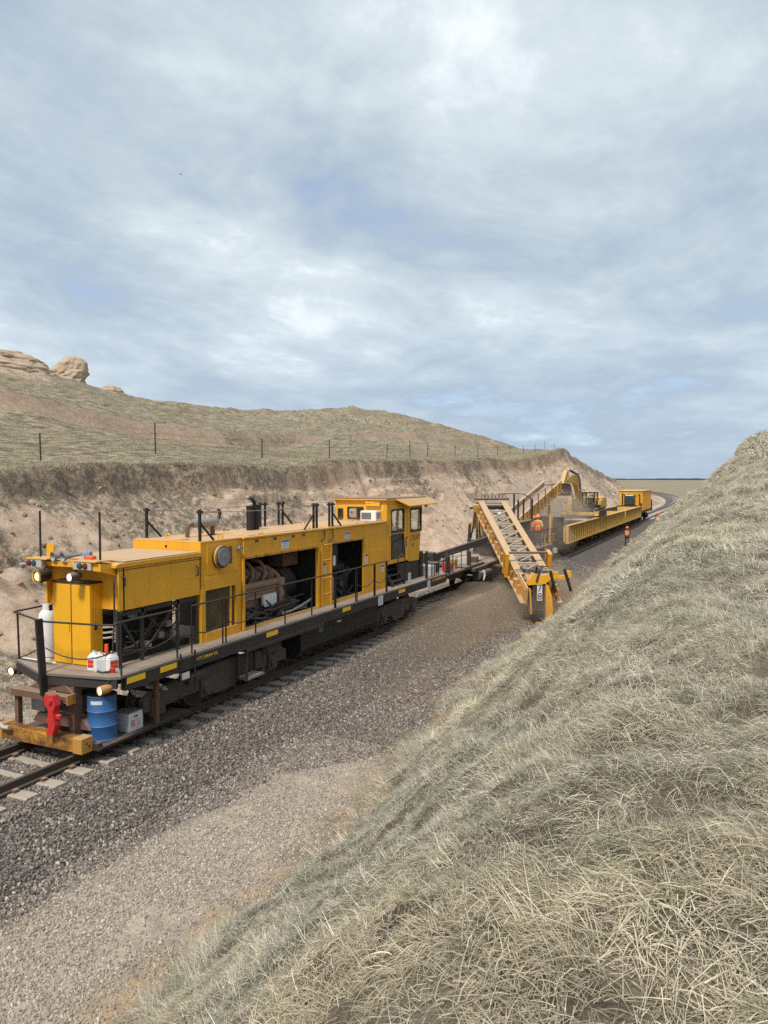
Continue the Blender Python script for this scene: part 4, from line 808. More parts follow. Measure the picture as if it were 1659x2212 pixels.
# front pilot, coupler pocket and tool shelf
m = MB(); m.cbox(-1.30,1.06,10.25,10.50,0.10,0.36,0.02); m.build('pilot_beam','rust_beam',car); pb = [o for o in car.children if o.name=='pilot_beam'][0]
for z,y in ((0.26,10.36),(0.2,10.42)): MB().lathe([(0.022,0),(0.02,0.006)],8,(1.075,y,z),(1,0,0)).build('bolt_hole','black',pb)
MB().cbox(-1.32,-1.05,10.22,10.52,0.08,0.38,0.01).build('beam_end','rust_yellow',pb); MB().cbox(0.84,1.075,10.235,10.515,0.085,0.375,0.01).build('beam_end','rust_yellow',pb)
m = MB(); m.cbox(-0.95,0.62,10.35,10.50,0.95,1.10,0.02); m.build('upper_beam','rust',car); MB().box(0.60,0.64,10.33,10.52,0.93,1.12).build('beam_cap','rust_yellow',car)
m = MB(); m.box(-1.25,1.22,10.52,13.2,0.08,0.13); m.box(-1.2,1.2,10.52,10.62,0.13,0.22); m.build('tool_shelf','dark',car)
m = MB(); m.box(0.42,0.56,10.55,10.75,0.13,1.4); m.box(-0.95,-0.85,10.45,10.55,0.3,1.0); m.box(1.12,1.2,12.1,12.2,0.13,1.15); m.prism([(-0.75,0.36),(0.8,0.36),(0.6,0.55),(-0.6,0.55)],FY,10.7,11.0); m.box(-0.7,0.35,11.0,12.2,0.14,0.6); m.prism([(-0.6,1.11),(0.55,1.11),(0.4,1.24),(-0.35,1.24)],FY,10.5,10.95); m.build('draft_gear','rust',car)
cp = MB().prism([(0.28,1.14),(0.5,1.16),(0.56,0.98),(0.5,0.85),(0.55,0.6),(0.48,0.42),(0.34,0.38),(0.31,0.46),(0.37,0.5),(0.36,0.62),(0.3,0.66),(0.38,0.76),(0.36,0.9),(0.28,0.98)],FY,10.10,10.24).build('coupler','red',car); MB().lathe([(0.05,0),(0.05,0.04)],10,(0.44,10.10,1.05),(0,-1,0)).build('pin','red',cp); MB().cbox(0.5,0.62,10.14,10.22,0.72,0.8,0.015).build('lug','red',cp)
MB().bar((-1.25,10.2,0.5),(-1.5,10.3,0.95),0.05,0.14).build('side_arm','yellow',car); MB().tube([(-1.2,10.2,0.45),(-0.9,10.15,0.36),(-0.75,10.15,0.37)],0.04).build('air_hose','pale',car); m = MB(); m.cbox(-0.75,-0.35,10.65,10.95,0.6,0.92,0.03); m.build('jack_box','grey',car)
m = MB(); [m.bar((0.75+random.uniform(-.2,.3),11.7+random.random()*.4,0.75+0.05*i),(1.1,12.1+random.random()*.5,0.6+0.05*i),0.05) for i in range(5)]; m.build('spare_bars','pale',car)
# running gear
b = bogie(car, 14.55, (-2.3, -0.72, 2.0), 0.48, 1.02, 2.7, 'dark_dusty')
m = MB(); m.box(1.16,1.5,14.95,15.62,0.40,0.45); st = m.build('step_plate','grey',car)
for i in range(4):
    for j in range(3): MB().box(1.18+j*0.105,1.265+j*0.105,14.98+i*0.16,15.1+i*0.16,0.451,0.462).build('tread','pale',st)
for y in (14.92,15.64):
    for x in (1.19,1.46): MB().box(x-0.025,x+0.025,y-0.025,y+0.025,0.38,1.16).build('step_hanger','dark',car)
m = MB(); m.prism([(-1.05,0.30),(1.05,0.30),(1.22,0.5),(1.22,1.12),(-1.22,1.12),(-1.22,0.5)],FY,17.8,22.7); m.build('fuel_tank','black',car); bogie(car, 24.7, (-1.3, 1.3), 0.48, 1.02, None, 'dark_dusty')
m = MB(); m.cyl((1.1,13.15,0.78),(1.1,13.75,0.82),0.11); m.tube([(1.15,16.5,1.05),(1.2,16.2,0.95),(1.15,15.8,1.0)],0.03); m.cbox(1.0,1.2,16.2,16.9,0.75,1.05,0.04); m.build('brake_gear','dark_dusty',car)
MB().bar((0,28.5,0.85),(0,29.6,0.85),0.2,0.2).build('drawbar','dark',car)

# loose things riding on the car
t = thing('propane_cylinder', (-1.02, 11.35, DZ), 'tall white propane cylinder standing beside the yellow cabinet', 'gas cylinder')
MB().lathe([(0.16,0),(0.17,0.02),(0.17,0.04),(0.185,0.05),(0.19,0.1),(0.19,0.85),(0.17,0.95),(0.12,1.01),(0.05,1.03)],22,(-1.02,11.35,DZ)).build('body','white',t,True)
MB().ring(rrect(-0.1,0.1,-0.1,0.1,0.099,5),rrect(-0.092,0.092,-0.092,0.092,0.091,5),lambda u,v,d:(-1.02+u,11.35+v,DZ+d),1.0,1.16).build('collar','white',t); MB().tube([(-1.02,11.35,DZ+1.02),(-1.02,11.35,DZ+1.12)],0.03).build('valve','brass',t)
t = thing('steel_drum', (0.80, 11.02, 0.13), 'blue steel drum with ribbed sides and a white label under the deck', 'drum')
MB().lathe([(0.27,0),(0.285,0.01),(0.285,0.02),(0.275,0.03),(0.275,0.27),(0.288,0.29),(0.275,0.31),(0.275,0.56),(0.288,0.58),(0.275,0.60),(0.275,0.85),(0.287,0.86),(0.287,0.88),(0.272,0.88),(0.272,0.865),(0,0.865)],28,(0.80,11.02,0.13)).build('body','blue',t,True)
MB().add([(0.80+0.277*math.cos(R(a)),11.02+0.277*math.sin(R(a)),0.13+z) for z in (0.73,0.80) for a in range(-92,-40,8)],[(i,i+1,i+8,i+7) for i in range(6)]).build('label','offwhite',t); MB().lathe([(0.273,0.866),(0.273,0.87),(0,0.87)],24,(0.80,11.02,0.13)).build('lid','dark',t)
t = thing('carton', (0.86, 11.66, 0.13), 'white printed cardboard carton beside the blue drum', 'box')
MB().box(0.66,1.06,11.46,11.86,0.132,0.50).build('body','offwhite',t); MB().box(0.655,1.065,11.455,11.865,0.50,0.515).build('lid','grey',t); MB().box(1.06,1.0615,11.60,11.72,0.40,0.43).build('hand_hole','black',t)
for i in range(4): MB().box(1.06,1.0612,11.52,11.64,0.22+i*0.035,0.24+i*0.035).build('print','redsign',t)
for i in range(4): MB().box(1.06,1.0612,11.69,11.8,0.22+i*0.035,0.23+i*0.035).build('print','greysign',t)
def jug(x, y, rz, lab, capm, labm):
    t = thing('plastic_jug', (x, y, DZ), lab, 'jug', 'jugs on the front deck'); t.rotation_euler = (0,0,R(rz))
    b = MB().cbox(-0.08,0.08,-0.11,0.11,0,0.26,0.025).build('body','white',t,local=True)
    MB().add([(-.07,-.1,.26),(.07,-.1,.26),(.07,.1,.26),(-.07,.1,.26),(-.025,-.03,.34),(.025,-.03,.34),(.025,.03,.34),(-.025,.03,.34)],[(0,1,5,4),(1,2,6,5),(2,3,7,6),(3,0,4,7),(4,5,6,7)]).build('shoulder','white',t,local=True)
    MB().tube([(0,0.09,0.25),(0,0.1,0.32),(0,0.03,0.345)],0.016,6).build('handle','white',t,local=True); MB().lathe([(0.025,0.335),(0.025,0.375),(0,0.38)],12).build('cap',capm,t,local=True)
    if labm: MB().box(0.081,0.083,-0.085,0.085,0.05,0.2).build('label',labm,t,local=True); MB().box(0.0835,0.085,-0.08,0.08,0.1,0.135).build('label_band','orange',t,local=True)
jug(0.60, 11.02, -70, 'white jug with a red label standing closest to the yellow cabinet', 'white', 'redsign'); jug(0.80, 10.98, -30, 'plain white jug standing between two labelled jugs', 'white', None); jug(0.98, 11.12, -15, 'white jug with a red label standing furthest from the cabinet', 'white', 'redsign')
t = thing('spray_can', (0.74, 11.22, DZ), 'slim bottle with an orange cap behind the white jugs', 'bottle'); MB().lathe([(0.05,0),(0.05,0.3),(0.03,0.33)],12,(0.74,11.22,DZ)).build('body','redsign',t,True); MB().lathe([(0.042,0.33),(0.036,0.47),(0,0.48)],12,(0.74,11.22,DZ)).build('cap','orange',t,True)
t = thing('trigger_hose', (1.1, 10.95, DZ), 'short black hose with a red nozzle lying by the white jugs', 'hose'); MB().tube([(0.85,10.88,DZ+.02),(1.0,10.84,DZ+.02),(1.12,10.95,DZ+.03)],0.02).build('hose_body','rubber',t); MB().cbox(1.08,1.2,10.93,11.0,DZ,DZ+0.1,0.02).build('nozzle','red',t)
# ------------------------------------------------------------------ conveyor car with the swung-out boom
cc = thing('conveyor_car', (0, 30, 0), 'dusty work flat car carrying a yellow truss conveyor swung out beside the track', 'rail car')
m = MB(); m.box(-0.45,0.45,29.6,51.4,0.72,1.12); m.box(-1.15,1.15,33.2,51.4,1.0,1.14); m.build('frame','dark_dusty',cc)
m = MB(); m.cbox(-1.2,0.98,29.45,32.3,1.15,1.24,0.02); m.build('front_deck','deck',cc); m = MB(); m.cbox(-1.25,1.2,35.2,51.3,1.15,1.23,0.02); m.build('main_deck','deck',cc)
m = MB(); m.prism([(-1.0,1.3),(0.6,1.3),(0.35,1.52),(-0.7,1.52)],FY,33.4,36.2); m.build('cover_plate','pale',cc); m = MB(); m.cbox(-1.1,1.0,32.35,35.1,1.15,1.29,0.02); m.build('pivot_base','dark_dusty',cc)
for x,y in ((0.9,30.3),(-0.6,31.2),(0.9,33.1),(-0.2,33.2)): MB().box(x-0.08,x+0.08,y-0.08,y+0.08,1.24,1.95).build('stake','dark',cc)
MB().cbox(0.4,0.75,30.9,31.25,1.24,1.6,0.02).build('toolbox','redsign',cc); MB().box(-1.2,-1.12,28.9,33.4,1.3,1.62).build('side_board','dark',cc); MB().box(-1.21,-1.11,28.9,33.4,1.621,1.65).build('board_cap','white',cc)
for y in (36.2, 48.9): bogie(cc, y, (-0.9, 0.9), 0.44, 0.98, None, 'dark_dusty')
m = MB(); m.lathe([(0.14,0),(0.14,0.03),(0.07,0.05),(0,0.05)],14,(1.0,30.0,0.9),(1,0,0)); m.build('brake_wheel','white',cc)
m = MB(); m.cyl((1.05,33.8,0.75),(1.05,35.6,0.75),0.22); m.build('air_tank','dark_dusty',cc); MB().tube([(1.25,34.2,0.95),(1.3,34.25,0.75),(1.25,34.2,0.5)],0.05).build('hose_loop','white',cc)
m = MB(); m.prism([(-0.55,1.24),(0.6,1.24),(0.6,1.9),(-0.5,1.9)],FY,38.0,40.8); m.build('slew_base','dark',cc)
for x in (-0.75,0.7):
    for y in (37.8,41.0): MB().bar((x,y,1.23),(x*0.85,y,2.9),0.12).build('frame_leg','dark',cc)
for y in (37.8,41.0): MB().bar((-0.75,y,2.05),(0.7,y,2.05),0.1).build('frame_tie','dark',cc)
m = MB()
for i in range(14): hose(m,(random.uniform(-.7,.5),random.uniform(37.8,39.2),random.uniform(1.5,2.6)),(random.uniform(-.7,.6),random.uniform(39.2,41),random.uniform(1.4,2.9)),random.uniform(.05,.4),random.choice((.03,.04)))
m.build('slew_hoses','rubber',cc)
for x in (-1.36,-1.2): MB().box(x-0.045,x+0.045,41.2,41.29,1.2,3.92).build('mast','black',cc)
MB().cbox(-1.75,-1.1,41.0,41.4,3.55,3.68,0.03).build('mast_arm','black',cc)
m = MB(); m.cbox(-2.1,-1.3,42.0,44.0,1.2,1.5,0.03); m.build('side_platform','pale',cc)
for x,z0,z1 in ((-1.6,1.5,2.05),(-1.9,1.5,1.75)): MB().cbox(x-0.25,x+0.25,42.4,43.2,z0,z1,0.02).build('valve_bank','rust_yellow' if z1>2 else 'pale',cc)
for x in (-2.05,-1.5): MB().tube([(x,42.0,1.5),(x,42.0,2.7)],0.02).build('rail_post','dark_dusty',cc)
MB().tube([(-2.05,42,2.7),(-1.5,42,2.7)],0.02).build('handrail','dark_dusty',cc)
# boom in its own axes: U down the boom, V across, W up
A = Vector((-0.42, 41.0, 4.02)); D = Vector((5.0,-9.2,-3.4)).normalized(); V = Vector((9.2,5.0,0)).normalized(); Wv = V.cross(D); Wv = -Wv if Wv.z < 0 else Wv
L = lambda u,v,w: tuple(A + D*u + V*v + Wv*w)
def lbox(m,u0,u1,v0,v1,w0,w1): return m.add([L(u,v,w) for w in (w0,w1) for u,v in ((u0,v0),(u1,v0),(u1,v1),(u0,v1))],[(0,3,2,1),(4,5,6,7),(0,1,5,4),(1,2,6,5),(2,3,7,6),(3,0,4,7)])
m = MB(); lbox(m,0.2,10.6,-0.56,0.56,-0.42,-0.39); boom = m.build('boom_conveyor','belt',cc)
for s in (-1,1):
    v0,v1 = sorted((s*0.46,s*0.78)); lbox(MB(),0.0,9.6 if s<0 else 9.2,v0,v1,-0.02,0.02).build('top_chord','yellow_dusty',boom)
    v0,v1 = sorted((s*0.70,s*0.73)); lbox(MB(),0.0,11.1,v0,v1,-0.58,-0.021).build('web','yellow_dusty',boom)
    v0,v1 = sorted((s*0.70,s*0.92)); lbox(MB(),0.3,11.2,v0,v1,-0.62,-0.581).build('bottom_chord','yellow_dusty',boom); v0,v1 = sorted((s*0.732,s*0.80)); lbox(MB(),0.5,7.9,v0,v1,-0.12,-0.06).build('edge_pipe','rust',boom)
    for i in range(15):
        u = 0.5+i*0.70; v0,v1 = sorted((s*0.731,s*0.90)); lbox(MB(),u,u+(0.22 if i%2 else 0.08),v0,v1,-0.56,-0.16).build('stiffener','yellow_dusty' if i%3 else 'rust_yellow',boom)
for i in range(10):
    u = 0.55+i*0.98; MB().bar(L(u,-0.46,-0.02),L(u,0.46,-0.02),0.07,0.06,up=Wv).build('cross_bar','pale',boom)
    if i in (1,2,3,4,5,6,7,8): MB().bar(L(u+0.93,-0.46,-0.03),L(u+0.06,0.46,-0.03),0.06,0.05,up=Wv).build('diagonal','pale',boom)
    MB().cyl(L(u+0.4,-0.56,-0.48),L(u+0.4,0.56,-0.48),0.06,None,8).build('roller','dark_dusty',boom)
for i in range(9): 
    u=0.9+i*1.05; MB().lathe([(0.02,0),(0.22,0.03),(0.26,0.1),(0.15,0.2),(0.02,0.24)],9,L(u,random.uniform(-.25,.25),-0.395),Wv).build('spoil_heap',plain('spoil_%d'%i,(0.34,0.26,0.19),0.95),boom)
MB().cyl(L(0.1,-0.62,-0.3),L(0.1,0.62,-0.3),0.22).build('tail_pulley','dark',boom)
m = MB(); m.bar(L(-0.1,-1.0,0.12),L(-0.1,0.95,0.12),0.22,0.1,up=Wv); m.build('tail_beam','rust',boom)
for i in range(7): MB().tube([L(-0.15,-0.6+i*0.2,0.15),L(-0.2,-0.55+i*0.2,0.32),L(-0.2,-0.45+i*0.2,0.33),L(-0.15,-0.4+i*0.2,0.16)],0.02,5).build('hose_loop','dark',boom)
MB().lathe([(0.02,-0.1),(0.13,-0.08),(0.13,0.08),(0.02,0.1)],12,L(1.6,0.1,-0.2),V).build('lamp_globe','offwhite',boom)
m = MB(); m.bar(L(0.3,-0.95,-0.1),L(0.3,-0.95,-1.5),0.28,0.18); m.build('pivot_arm','yellow_dusty',cc); m = MB(); m.bar(L(1.0,-0.8,-0.5),L(1.2,-0.6,-2.0),0.12); m.build('support_leg','yellow_dusty',cc); m = MB(); m.bar(L(1.6,-0.85,-0.55),L(1.5,-0.7,-1.9),0.07); m.build('lift_cylinder','pale',cc)
for v in (-0.3,0.2): m = MB(); m.tube([L(0.4,v-0.7,-0.5),L(0.7,v-0.8,-1.2),L(0.6,v-0.9,-2.0)],0.05); m.build('feed_hose','dark',cc)
# walkway beside the boom head
for x,y in ((0.75,41.3),(0.95,42.6),(1.2,43.6),(0.8,42.0)): MB().box(x-0.04,x+0.04,y-0.04,y+0.04,2.9,4.45 if y<42 else 4.1).build('rail_post','black',cc)
m = MB(); m.tube([(-0.2,41.5,4.42),(0.75,41.3,4.45),(1.2,41.6,4.42),(1.2,43.6,4.1)],0.022); m.build('handrail','black',cc); m = MB(); m.cbox(0.55,1.25,41.2,43.8,2.82,2.9,0.02); m.build('walkway','dark_dusty',cc)
m = MB(); m.box(0.5,1.2,41.3,43.7,1.24,1.9); m.box(0.75,1.15,41.5,43.5,1.9,2.81); m.build('power_pack','dark',cc)
# yoke across the boom
for s in (-1,1):
    for du in (0.0,0.42): lbox(MB(),8.05+du,8.20+du,s*0.98-0.07,s*0.98+0.07,-0.62,0.42).build('yoke_post','yellow',boom)
    lbox(MB(),8.05,8.62,s*0.98-0.08,s*0.98+0.08,0.42,0.52).build('yoke_cap','yellow',boom); lbox(MB(),8.28,8.4,s*0.98-0.05,s*0.98+0.05,-0.3,0.2).build('yoke_ram','rust',boom)
MB().bar(L(8.3,-0.95,0.47),L(8.3,0.95,0.47),0.1,0.08,up=Wv).build('yoke_beam','rust',boom)
m = MB()
for i in range(9): hose(m, L(8.9+random.random()*.4,random.uniform(-.8,.8),0.02+random.random()*.12), L(9.6+random.random()*.6,random.uniform(-.7,.9),random.uniform(-.1,.12)), -0.12, random.choice((0.02,0.03)))
m.build('boom_hoses','rubber',boom)
MB().cyl(L(9.35,-0.75,0.05),L(9.35,0.95,0.05),0.05).build('torque_tube','grey',boom); MB().bar(L(9.5,-0.7,0.03),L(8.9,-0.2,0.08),0.05).build('push_rod','pale',boom)
MB().cyl(L(10.3,-0.45,-0.15),L(10.3,0.45,-0.15),0.2).build('head_pulley','dark',boom); m=MB(); lbox(m,9.7,10.5,-0.45,0.45,0.03,0.07); m.build('cover','rust_yellow',boom)
lbox(MB(),9.6,11.2,-0.70,-0.62,-0.66,0.1).build('end_plate','yellow_dusty',boom); lbox(MB(),9.6,10.9,0.62,0.7,-0.6,0.1).build('end_plate','yellow_dusty',boom); lbox(MB(),11.0,11.05,-0.6,-0.1,-1.0,-0.1).build('skirt_flap','rubber',boom)
# discharge chute facing down the boom
hd = Vector((D.x,D.y,0)).normalized(); E0 = Vector((4.47,31.75,0)); Cc = lambda a,b,c: tuple(E0 + V*a + hd*b + Vector((0,0,c)))
def cbx(m,a0,a1,b0,b1,c0,c1): return m.add([Cc(a,b,c) for c in (c0,c1) for a,b in ((a0,b0),(a1,b0),(a1,b1),(a0,b1))],[(0,3,2,1),(4,5,6,7),(0,1,5,4),(1,2,6,5),(2,3,7,6),(3,0,4,7)])
ch = cbx(MB(),-0.27,0.27,0.0,0.04,-0.80,0.72).build('discharge_chute','rubber',cc)
cbx(MB(),-0.27,0.27,0.042,0.06,-0.30,-0.26).build('chute_strap','rust',ch); cbx(MB(),0.20,0.27,0.042,0.055,-0.8,0.7).build('chute_edge','rust',ch)
pt = cbx(MB(),-0.09,0.13,0.045,0.055,0.10,0.78).build('number_plate','offwhite',ch)
for q,z in (('7',0.61),('8',0.27)): text(q,0.40,'blackprint',pt,Cc(0.02,0.055,z),V,(0,0,1),off=0.003)
m = MB(); m.prism([(0.29,-0.85),(0.5,-0.8),(0.62,-0.3),(0.55,0.3),(0.4,0.75),(0.29,0.8)],lambda u,v,d: Cc(u,d,v),-0.08,0.03); m.build('guide_plate','yellow',ch)
for i in range(6): MB().lathe([(0.02,0),(0.018,0.01)],6,Cc(0.42+0.02*math.sin(i),0.03,-0.6+i*0.2),hd).build('bolt','rust',ch)
m = MB(); m.prism([(-0.42,0.62),(-0.36,0.62),(-0.28,-0.45),(-0.33,-0.5)],lambda u,v,d: Cc(u,d,v),-0.3,0.02); m.build('guide_plate','yellow',ch); cbx(MB(),-0.15,0.12,-0.03,0.05,-0.95,-0.80).build('foot_plate','yellow',ch)
m = MB(); m.prism([(-0.45,0.75),(0.3,0.8),(0.5,1.0),(0.45,1.2),(0.1,1.15),(-0.2,1.25),(-0.4,0.95)],lambda u,v,d: Cc(u,d,v),-0.5,-0.02); m.build('hood','yellow',ch)
m = MB(); m.bar(Cc(0.45,-0.2,1.02),Cc(1.35,-0.25,1.08),0.3,0.14); m.build('bracket','yellow',ch); 
for a,z in ((0.75,1.12),(1.3,1.15)): cbx(MB(),a-0.1,a+0.1,-0.35,-0.05,z-0.1,z+0.18).build('lug','yellow',ch)
for p,q in (((0.5,-0.1,1.35),(0.72,0.0,0.45)),((1.12,-0.1,1.42),(1.38,0.0,0.5))):
    MB().tube([Cc(*p),Cc(*q)],0.065,10).build('ram','black',ch); MB().tube([Cc(*q),Cc(q[0]+0.03,q[1],q[2]-0.12)],0.045,8).build('ram_eye','rust_yellow',ch)
MB().tube([Cc(0.0,-0.5,1.2),Cc(0.0,-0.3,1.55),Cc(0.05,-0.05,1.4),Cc(-0.1,0.0,0.9)],0.05,7).build('chute_hose','rubber',ch)
# feed conveyor rising back over the wagons
F0 = Vector((0.0,42.6,2.55)); Fd = Vector((0,11.4,2.15)).normalized(); Fu = Vector((-0,-Fd.z,Fd.y)); FL = lambda u,v,w: tuple(F0+Fd*u+Vector((v,0,0))+Fu*w)
def fbox(m,u0,u1,v0,v1,w0,w1): return m.add([FL(u,v,w) for w in (w0,w1) for u,v in ((u0,v0),(u1,v0),(u1,v1),(u0,v1))],[(0,3,2,1),(4,5,6,7),(0,1,5,4),(1,2,6,5),(2,3,7,6),(3,0,4,7)])
fc = fbox(MB(),0,11.9,-0.5,0.5,0.05,0.09).build('feed_conveyor','belt',cc)
for s in (-1,1):
    v0,v1=sorted((s*0.5,s*0.66)); fbox(MB(),0,12.0,v0,v1,0.36,0.41).build('top_chord','pale' if s<0 else 'yellow_dusty',fc); v0,v1=sorted((s*0.60,s*0.63)); fbox(MB(),0,12.0,v0,v1,-0.32,0.358).build('web','yellow_dusty',fc)
    v0,v1=sorted((s*0.56,s*0.70)); fbox(MB(),0,12.0,v0,v1,-0.37,-0.322).build('bottom_chord','yellow_dusty',fc)
    for i in range(13): v0,v1=sorted((s*0.632,s*0.72)); fbox(MB(),0.4+i*0.9,0.55+i*0.9,v0,v1,-0.3,0.34).build('stiffener','yellow_dusty' if i%2 else 'rust_yellow',fc)
for i in range(4): MB().box(0.68,0.73,45.2+i*1.9,45.25+i*1.9,3.0+i*0.36,4.1+i*0.28).build('conveyor_post','dark_dusty',fc)
m=MB(); m.tube([(0.7,45.3,4.1),(0.7,51.3,4.95)],0.02); m.build('handrail','dark_dusty',fc)
for y,z in ((45.5,2.5),(50.6,3.3)): 
    for x in (-0.6,0.6): MB().bar((x,y,1.23),(x,y,z+0.25),0.14).build('conveyor_leg','yellow_dusty',fc)
MB().cyl(FL(11.9,-0.5,0),FL(11.9,0.5,0),0.16).build('head_pulley','dark',fc)
# platform and back tower
m = MB(); m.cbox(0.7,1.75,43.4,46.6,1.235,1.30,0.015); m.build('work_platform','deck',cc)
for y in (46.3,47.0,47.4,47.8,48.2,48.6): MB().tube([(1.55,y,0.9),(1.55,y,2.2)],0.022).build('rail_post','dark_dusty',cc)
m=MB(); m.tube([(1.55,46.3,2.2),(1.55,48.6,2.2)],0.02); m.tube([(1.55,46.3,1.75),(1.55,48.6,1.75)],0.02); m.build('handrail','dark_dusty',cc)
m=MB(); m.box(-0.6,1.2,48.0,48.1,1.23,2.9); m.build('screen_board','dark_dusty',cc); MB().box(1.2,1.36,47.95,48.12,1.23,3.0).build('screen_post','yellow_dusty',cc); m=MB(); m.cbox(0.85,1.45,50.6,51.2,0.6,2.75,0.03); m.build('end_tower','dark',cc); m=MB(); m.prism([(45.2,0.7),(46.2,0.7),(45.3,1.9)],FX,1.5,1.56); m.build('gusset','yellow',cc); m=MB(); m.cbox(1.2,1.45,48.9,49.4,0.5,0.8,0.02); m.build('cabinet','white',cc)

# ------------------------------------------------------------------ gondola wagons
def gondola(y0, label):
    g = thing('gondola_wagon', (0, y0, 0), label, 'rail wagon', 'gondola wagons in the work train'); Lg = 14.0
    m = MB(); m.box(-1.42,1.42,y0+0.15,y0+Lg-0.15,0.78,0.90); m.build('floor','dark_dusty',g)
    for s in (-1,1):
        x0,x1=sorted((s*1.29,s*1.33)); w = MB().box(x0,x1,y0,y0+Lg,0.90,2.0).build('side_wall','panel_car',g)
        x0,x1=sorted((s*1.26,s*1.53)); MB().cbox(x0,x1,y0,y0+Lg,2.001,2.08,0.02).build('top_chord','yellow_car',w); MB().box(x0,x1,y0,y0+Lg,0.80,0.899).build('side_sill','yellow_car',w)
    for i in range(17):
        y = y0+0.08+i*(Lg-0.16)/16; MB().box(1.331,1.50,y-0.075,y+0.075,0.90,2.0).build('rib','yellow_car',g)
    for y in (y0,y0+Lg-0.06): MB().box(-1.285,1.285,y,y+0.06,0.90,1.98).build('end_wall','yellow_car',g)
    m=MB(); m.box(-0.3,0.3,y0-0.3,y0+Lg+0.3,0.6,0.779); m.build('centre_sill','dark_dusty',g)
    xs=np.linspace(-1.28,1.28,8); yy=np.linspace(y0+0.08,y0+Lg-0.08,40); v=[(x,y,1.25+0.22*float(vnoise(x*1.3,y*0.7,91))-0.1*abs(x)) for y in yy for x in xs]; m=MB(); m.add(v,[(j*8+i,j*8+i+1,(j+1)*8+i+1,(j+1)*8+i) for j in range(39) for i in range(7)]); m.build('spoil_load','ground',g,True)
    for d in (2.0,Lg-2.0): bogie(g,y0+d,(-0.85,0.85),0.42,0.98,None,'dark_dusty')
    return g
gondola(52.6,'yellow ribbed gondola wagon directly behind the conveyor car'); gondola(67.1,'yellow ribbed gondola wagon in the middle of the three'); gondola(81.6,'yellow ribbed gondola wagon coupled to the tall yellow box')
t = thing('cover_sheet',(1.0,60.3,2.09),'pale metal sheet lying across the gondola rim below the excavator','metal sheet'); m=MB(); m.cbox(-0.2,1.45,59.6,61.4,2.085,2.14,0.02); m.build('sheet','pale',t); MB().box(0.1,0.2,59.7,61.3,2.141,2.2).build('batten','dark_dusty',t)

# ------------------------------------------------------------------ excavator riding the wagon rims
ex = thing('excavator',(0,66.5,2.08),'yellow tracked excavator riding on the gondola rims with its bucket raised over the conveyor','excavator')
for s in (-1,1):
    x0,x1=sorted((s*1.05,s*1.55)); tr=MB().prism(rrect(64.9,68.9,2.09,2.62,0.24,5),FX,x0,x1).build('track','dark_dusty',ex)
    for i in range(11): MB().box(x0-0.02,x1+0.02,65.05+i*0.36,65.2+i*0.36,2.621,2.65).build('track_shoe','dark_dusty',tr)
    MB().box(x0+0.05,x1-0.05,64.86,64.899,2.2,2.5).build('track_guard','yellow_exc',tr)
m=MB(); m.box(-1.0,1.45,64.95,65.15,2.24,2.52); m.cyl((0,66.9,2.3),(0,66.9,2.66),0.7); m.build('undercarriage','yellow_exc',ex)
m=MB(); m.cbox(-1.5,1.4,65.3,69.2,2.68,2.86,0.05); m.build('turntable_deck','dark_dusty',ex)
m=MB(); m.cbox(-1.5,-0.75,65.0,69.0,2.4,3.2,0.06); m.build('tool_body','yellow_exc',ex); m=MB(); m.cbox(-1.2,-0.75,65.3,68.6,3.2,3.62,0.06); m.build('tank_body','yellow_exc',ex); m=MB(); m.cbox(-1.45,-1.21,65.1,65.6,3.2,3.34,0.02); m.build('step_pad','maroon',ex)
m=MB(); m.cbox(-0.7,1.4,67.5,69.4,2.86,3.75,0.08); m.build('engine_cover','yellow_exc',ex); m=MB(); m.cbox(-1.4,1.4,69.4,70.0,2.8,3.7,0.15); m.build('counterweight','yellow_exc',ex)
# cab
m=MB()
for x in (0.10,1.05):
    for y in (65.3,67.0): m.box(x-0.05,x+0.05,y-0.05,y+0.05,2.86,4.08)
m.box(0.05,1.1,65.25,67.05,2.86,2.98); exc=m.build('cab','black',ex)
m=MB(); m.cbox(0.0,1.15,65.15,67.1,4.08,4.18,0.04); m.build('cab_roof','black',exc); MB().box(0.15,1.0,65.27,65.29,2.99,4.06).build('windscreen','glass',exc); MB().box(1.07,1.09,65.36,66.95,2.99,4.06).build('side_window','glass',exc); MB().box(0.06,0.08,65.36,66.95,2.99,4.06).build('side_window','glass',exc); MB().bar((0.25,65.26,3.2),(0.75,65.26,4.0),0.05).build('wiper_arm','black',exc); MB().cbox(0.35,0.85,66.2,66.7,2.99,3.7,0.06).build('seat','black',exc); MB().box(0.85,0.98,65.1,65.24,3.8,3.95).build('work_lamp','dark',exc)
m=MB(); m.cbox(1.12,1.4,66.6,67.6,2.86,3.5,0.04); m.build('air_cleaner','yellow_exc',ex); m=MB(); m.box(1.15,1.42,65.6,66.5,2.87,3.1); m.build('step_box','black',ex)
bp=[(66.5,2.95),(66.9,3.35),(65.2,5.05),(64.4,5.55),(63.7,5.62),(60.6,5.42),(60.45,5.2),(60.7,5.02),(63.4,4.95),(64.3,4.7),(65.6,3.3),(66.0,2.95)]
bm_=MB().prism(bp,FX,-0.50,-0.16).build('boom','yellow_exc',ex)
MB().tube([(-0.33,64.6,5.72),(-0.33,62.0,5.98)],0.09,8).build('stick_ram','black',bm_); MB().tube([(-0.33,62.0,5.98),(-0.33,60.7,6.0)],0.05,8).build('ram_rod','chrome',bm_)
for x in (-0.68,0.02): MB().tube([(x,65.9,3.0),(x,64.2,4.4)],0.08,8).build('lift_ram','pale',bm_); MB().tube([(x,64.2,4.4),(x,63.6,4.95)],0.045,8).build('ram_rod','chrome',bm_)
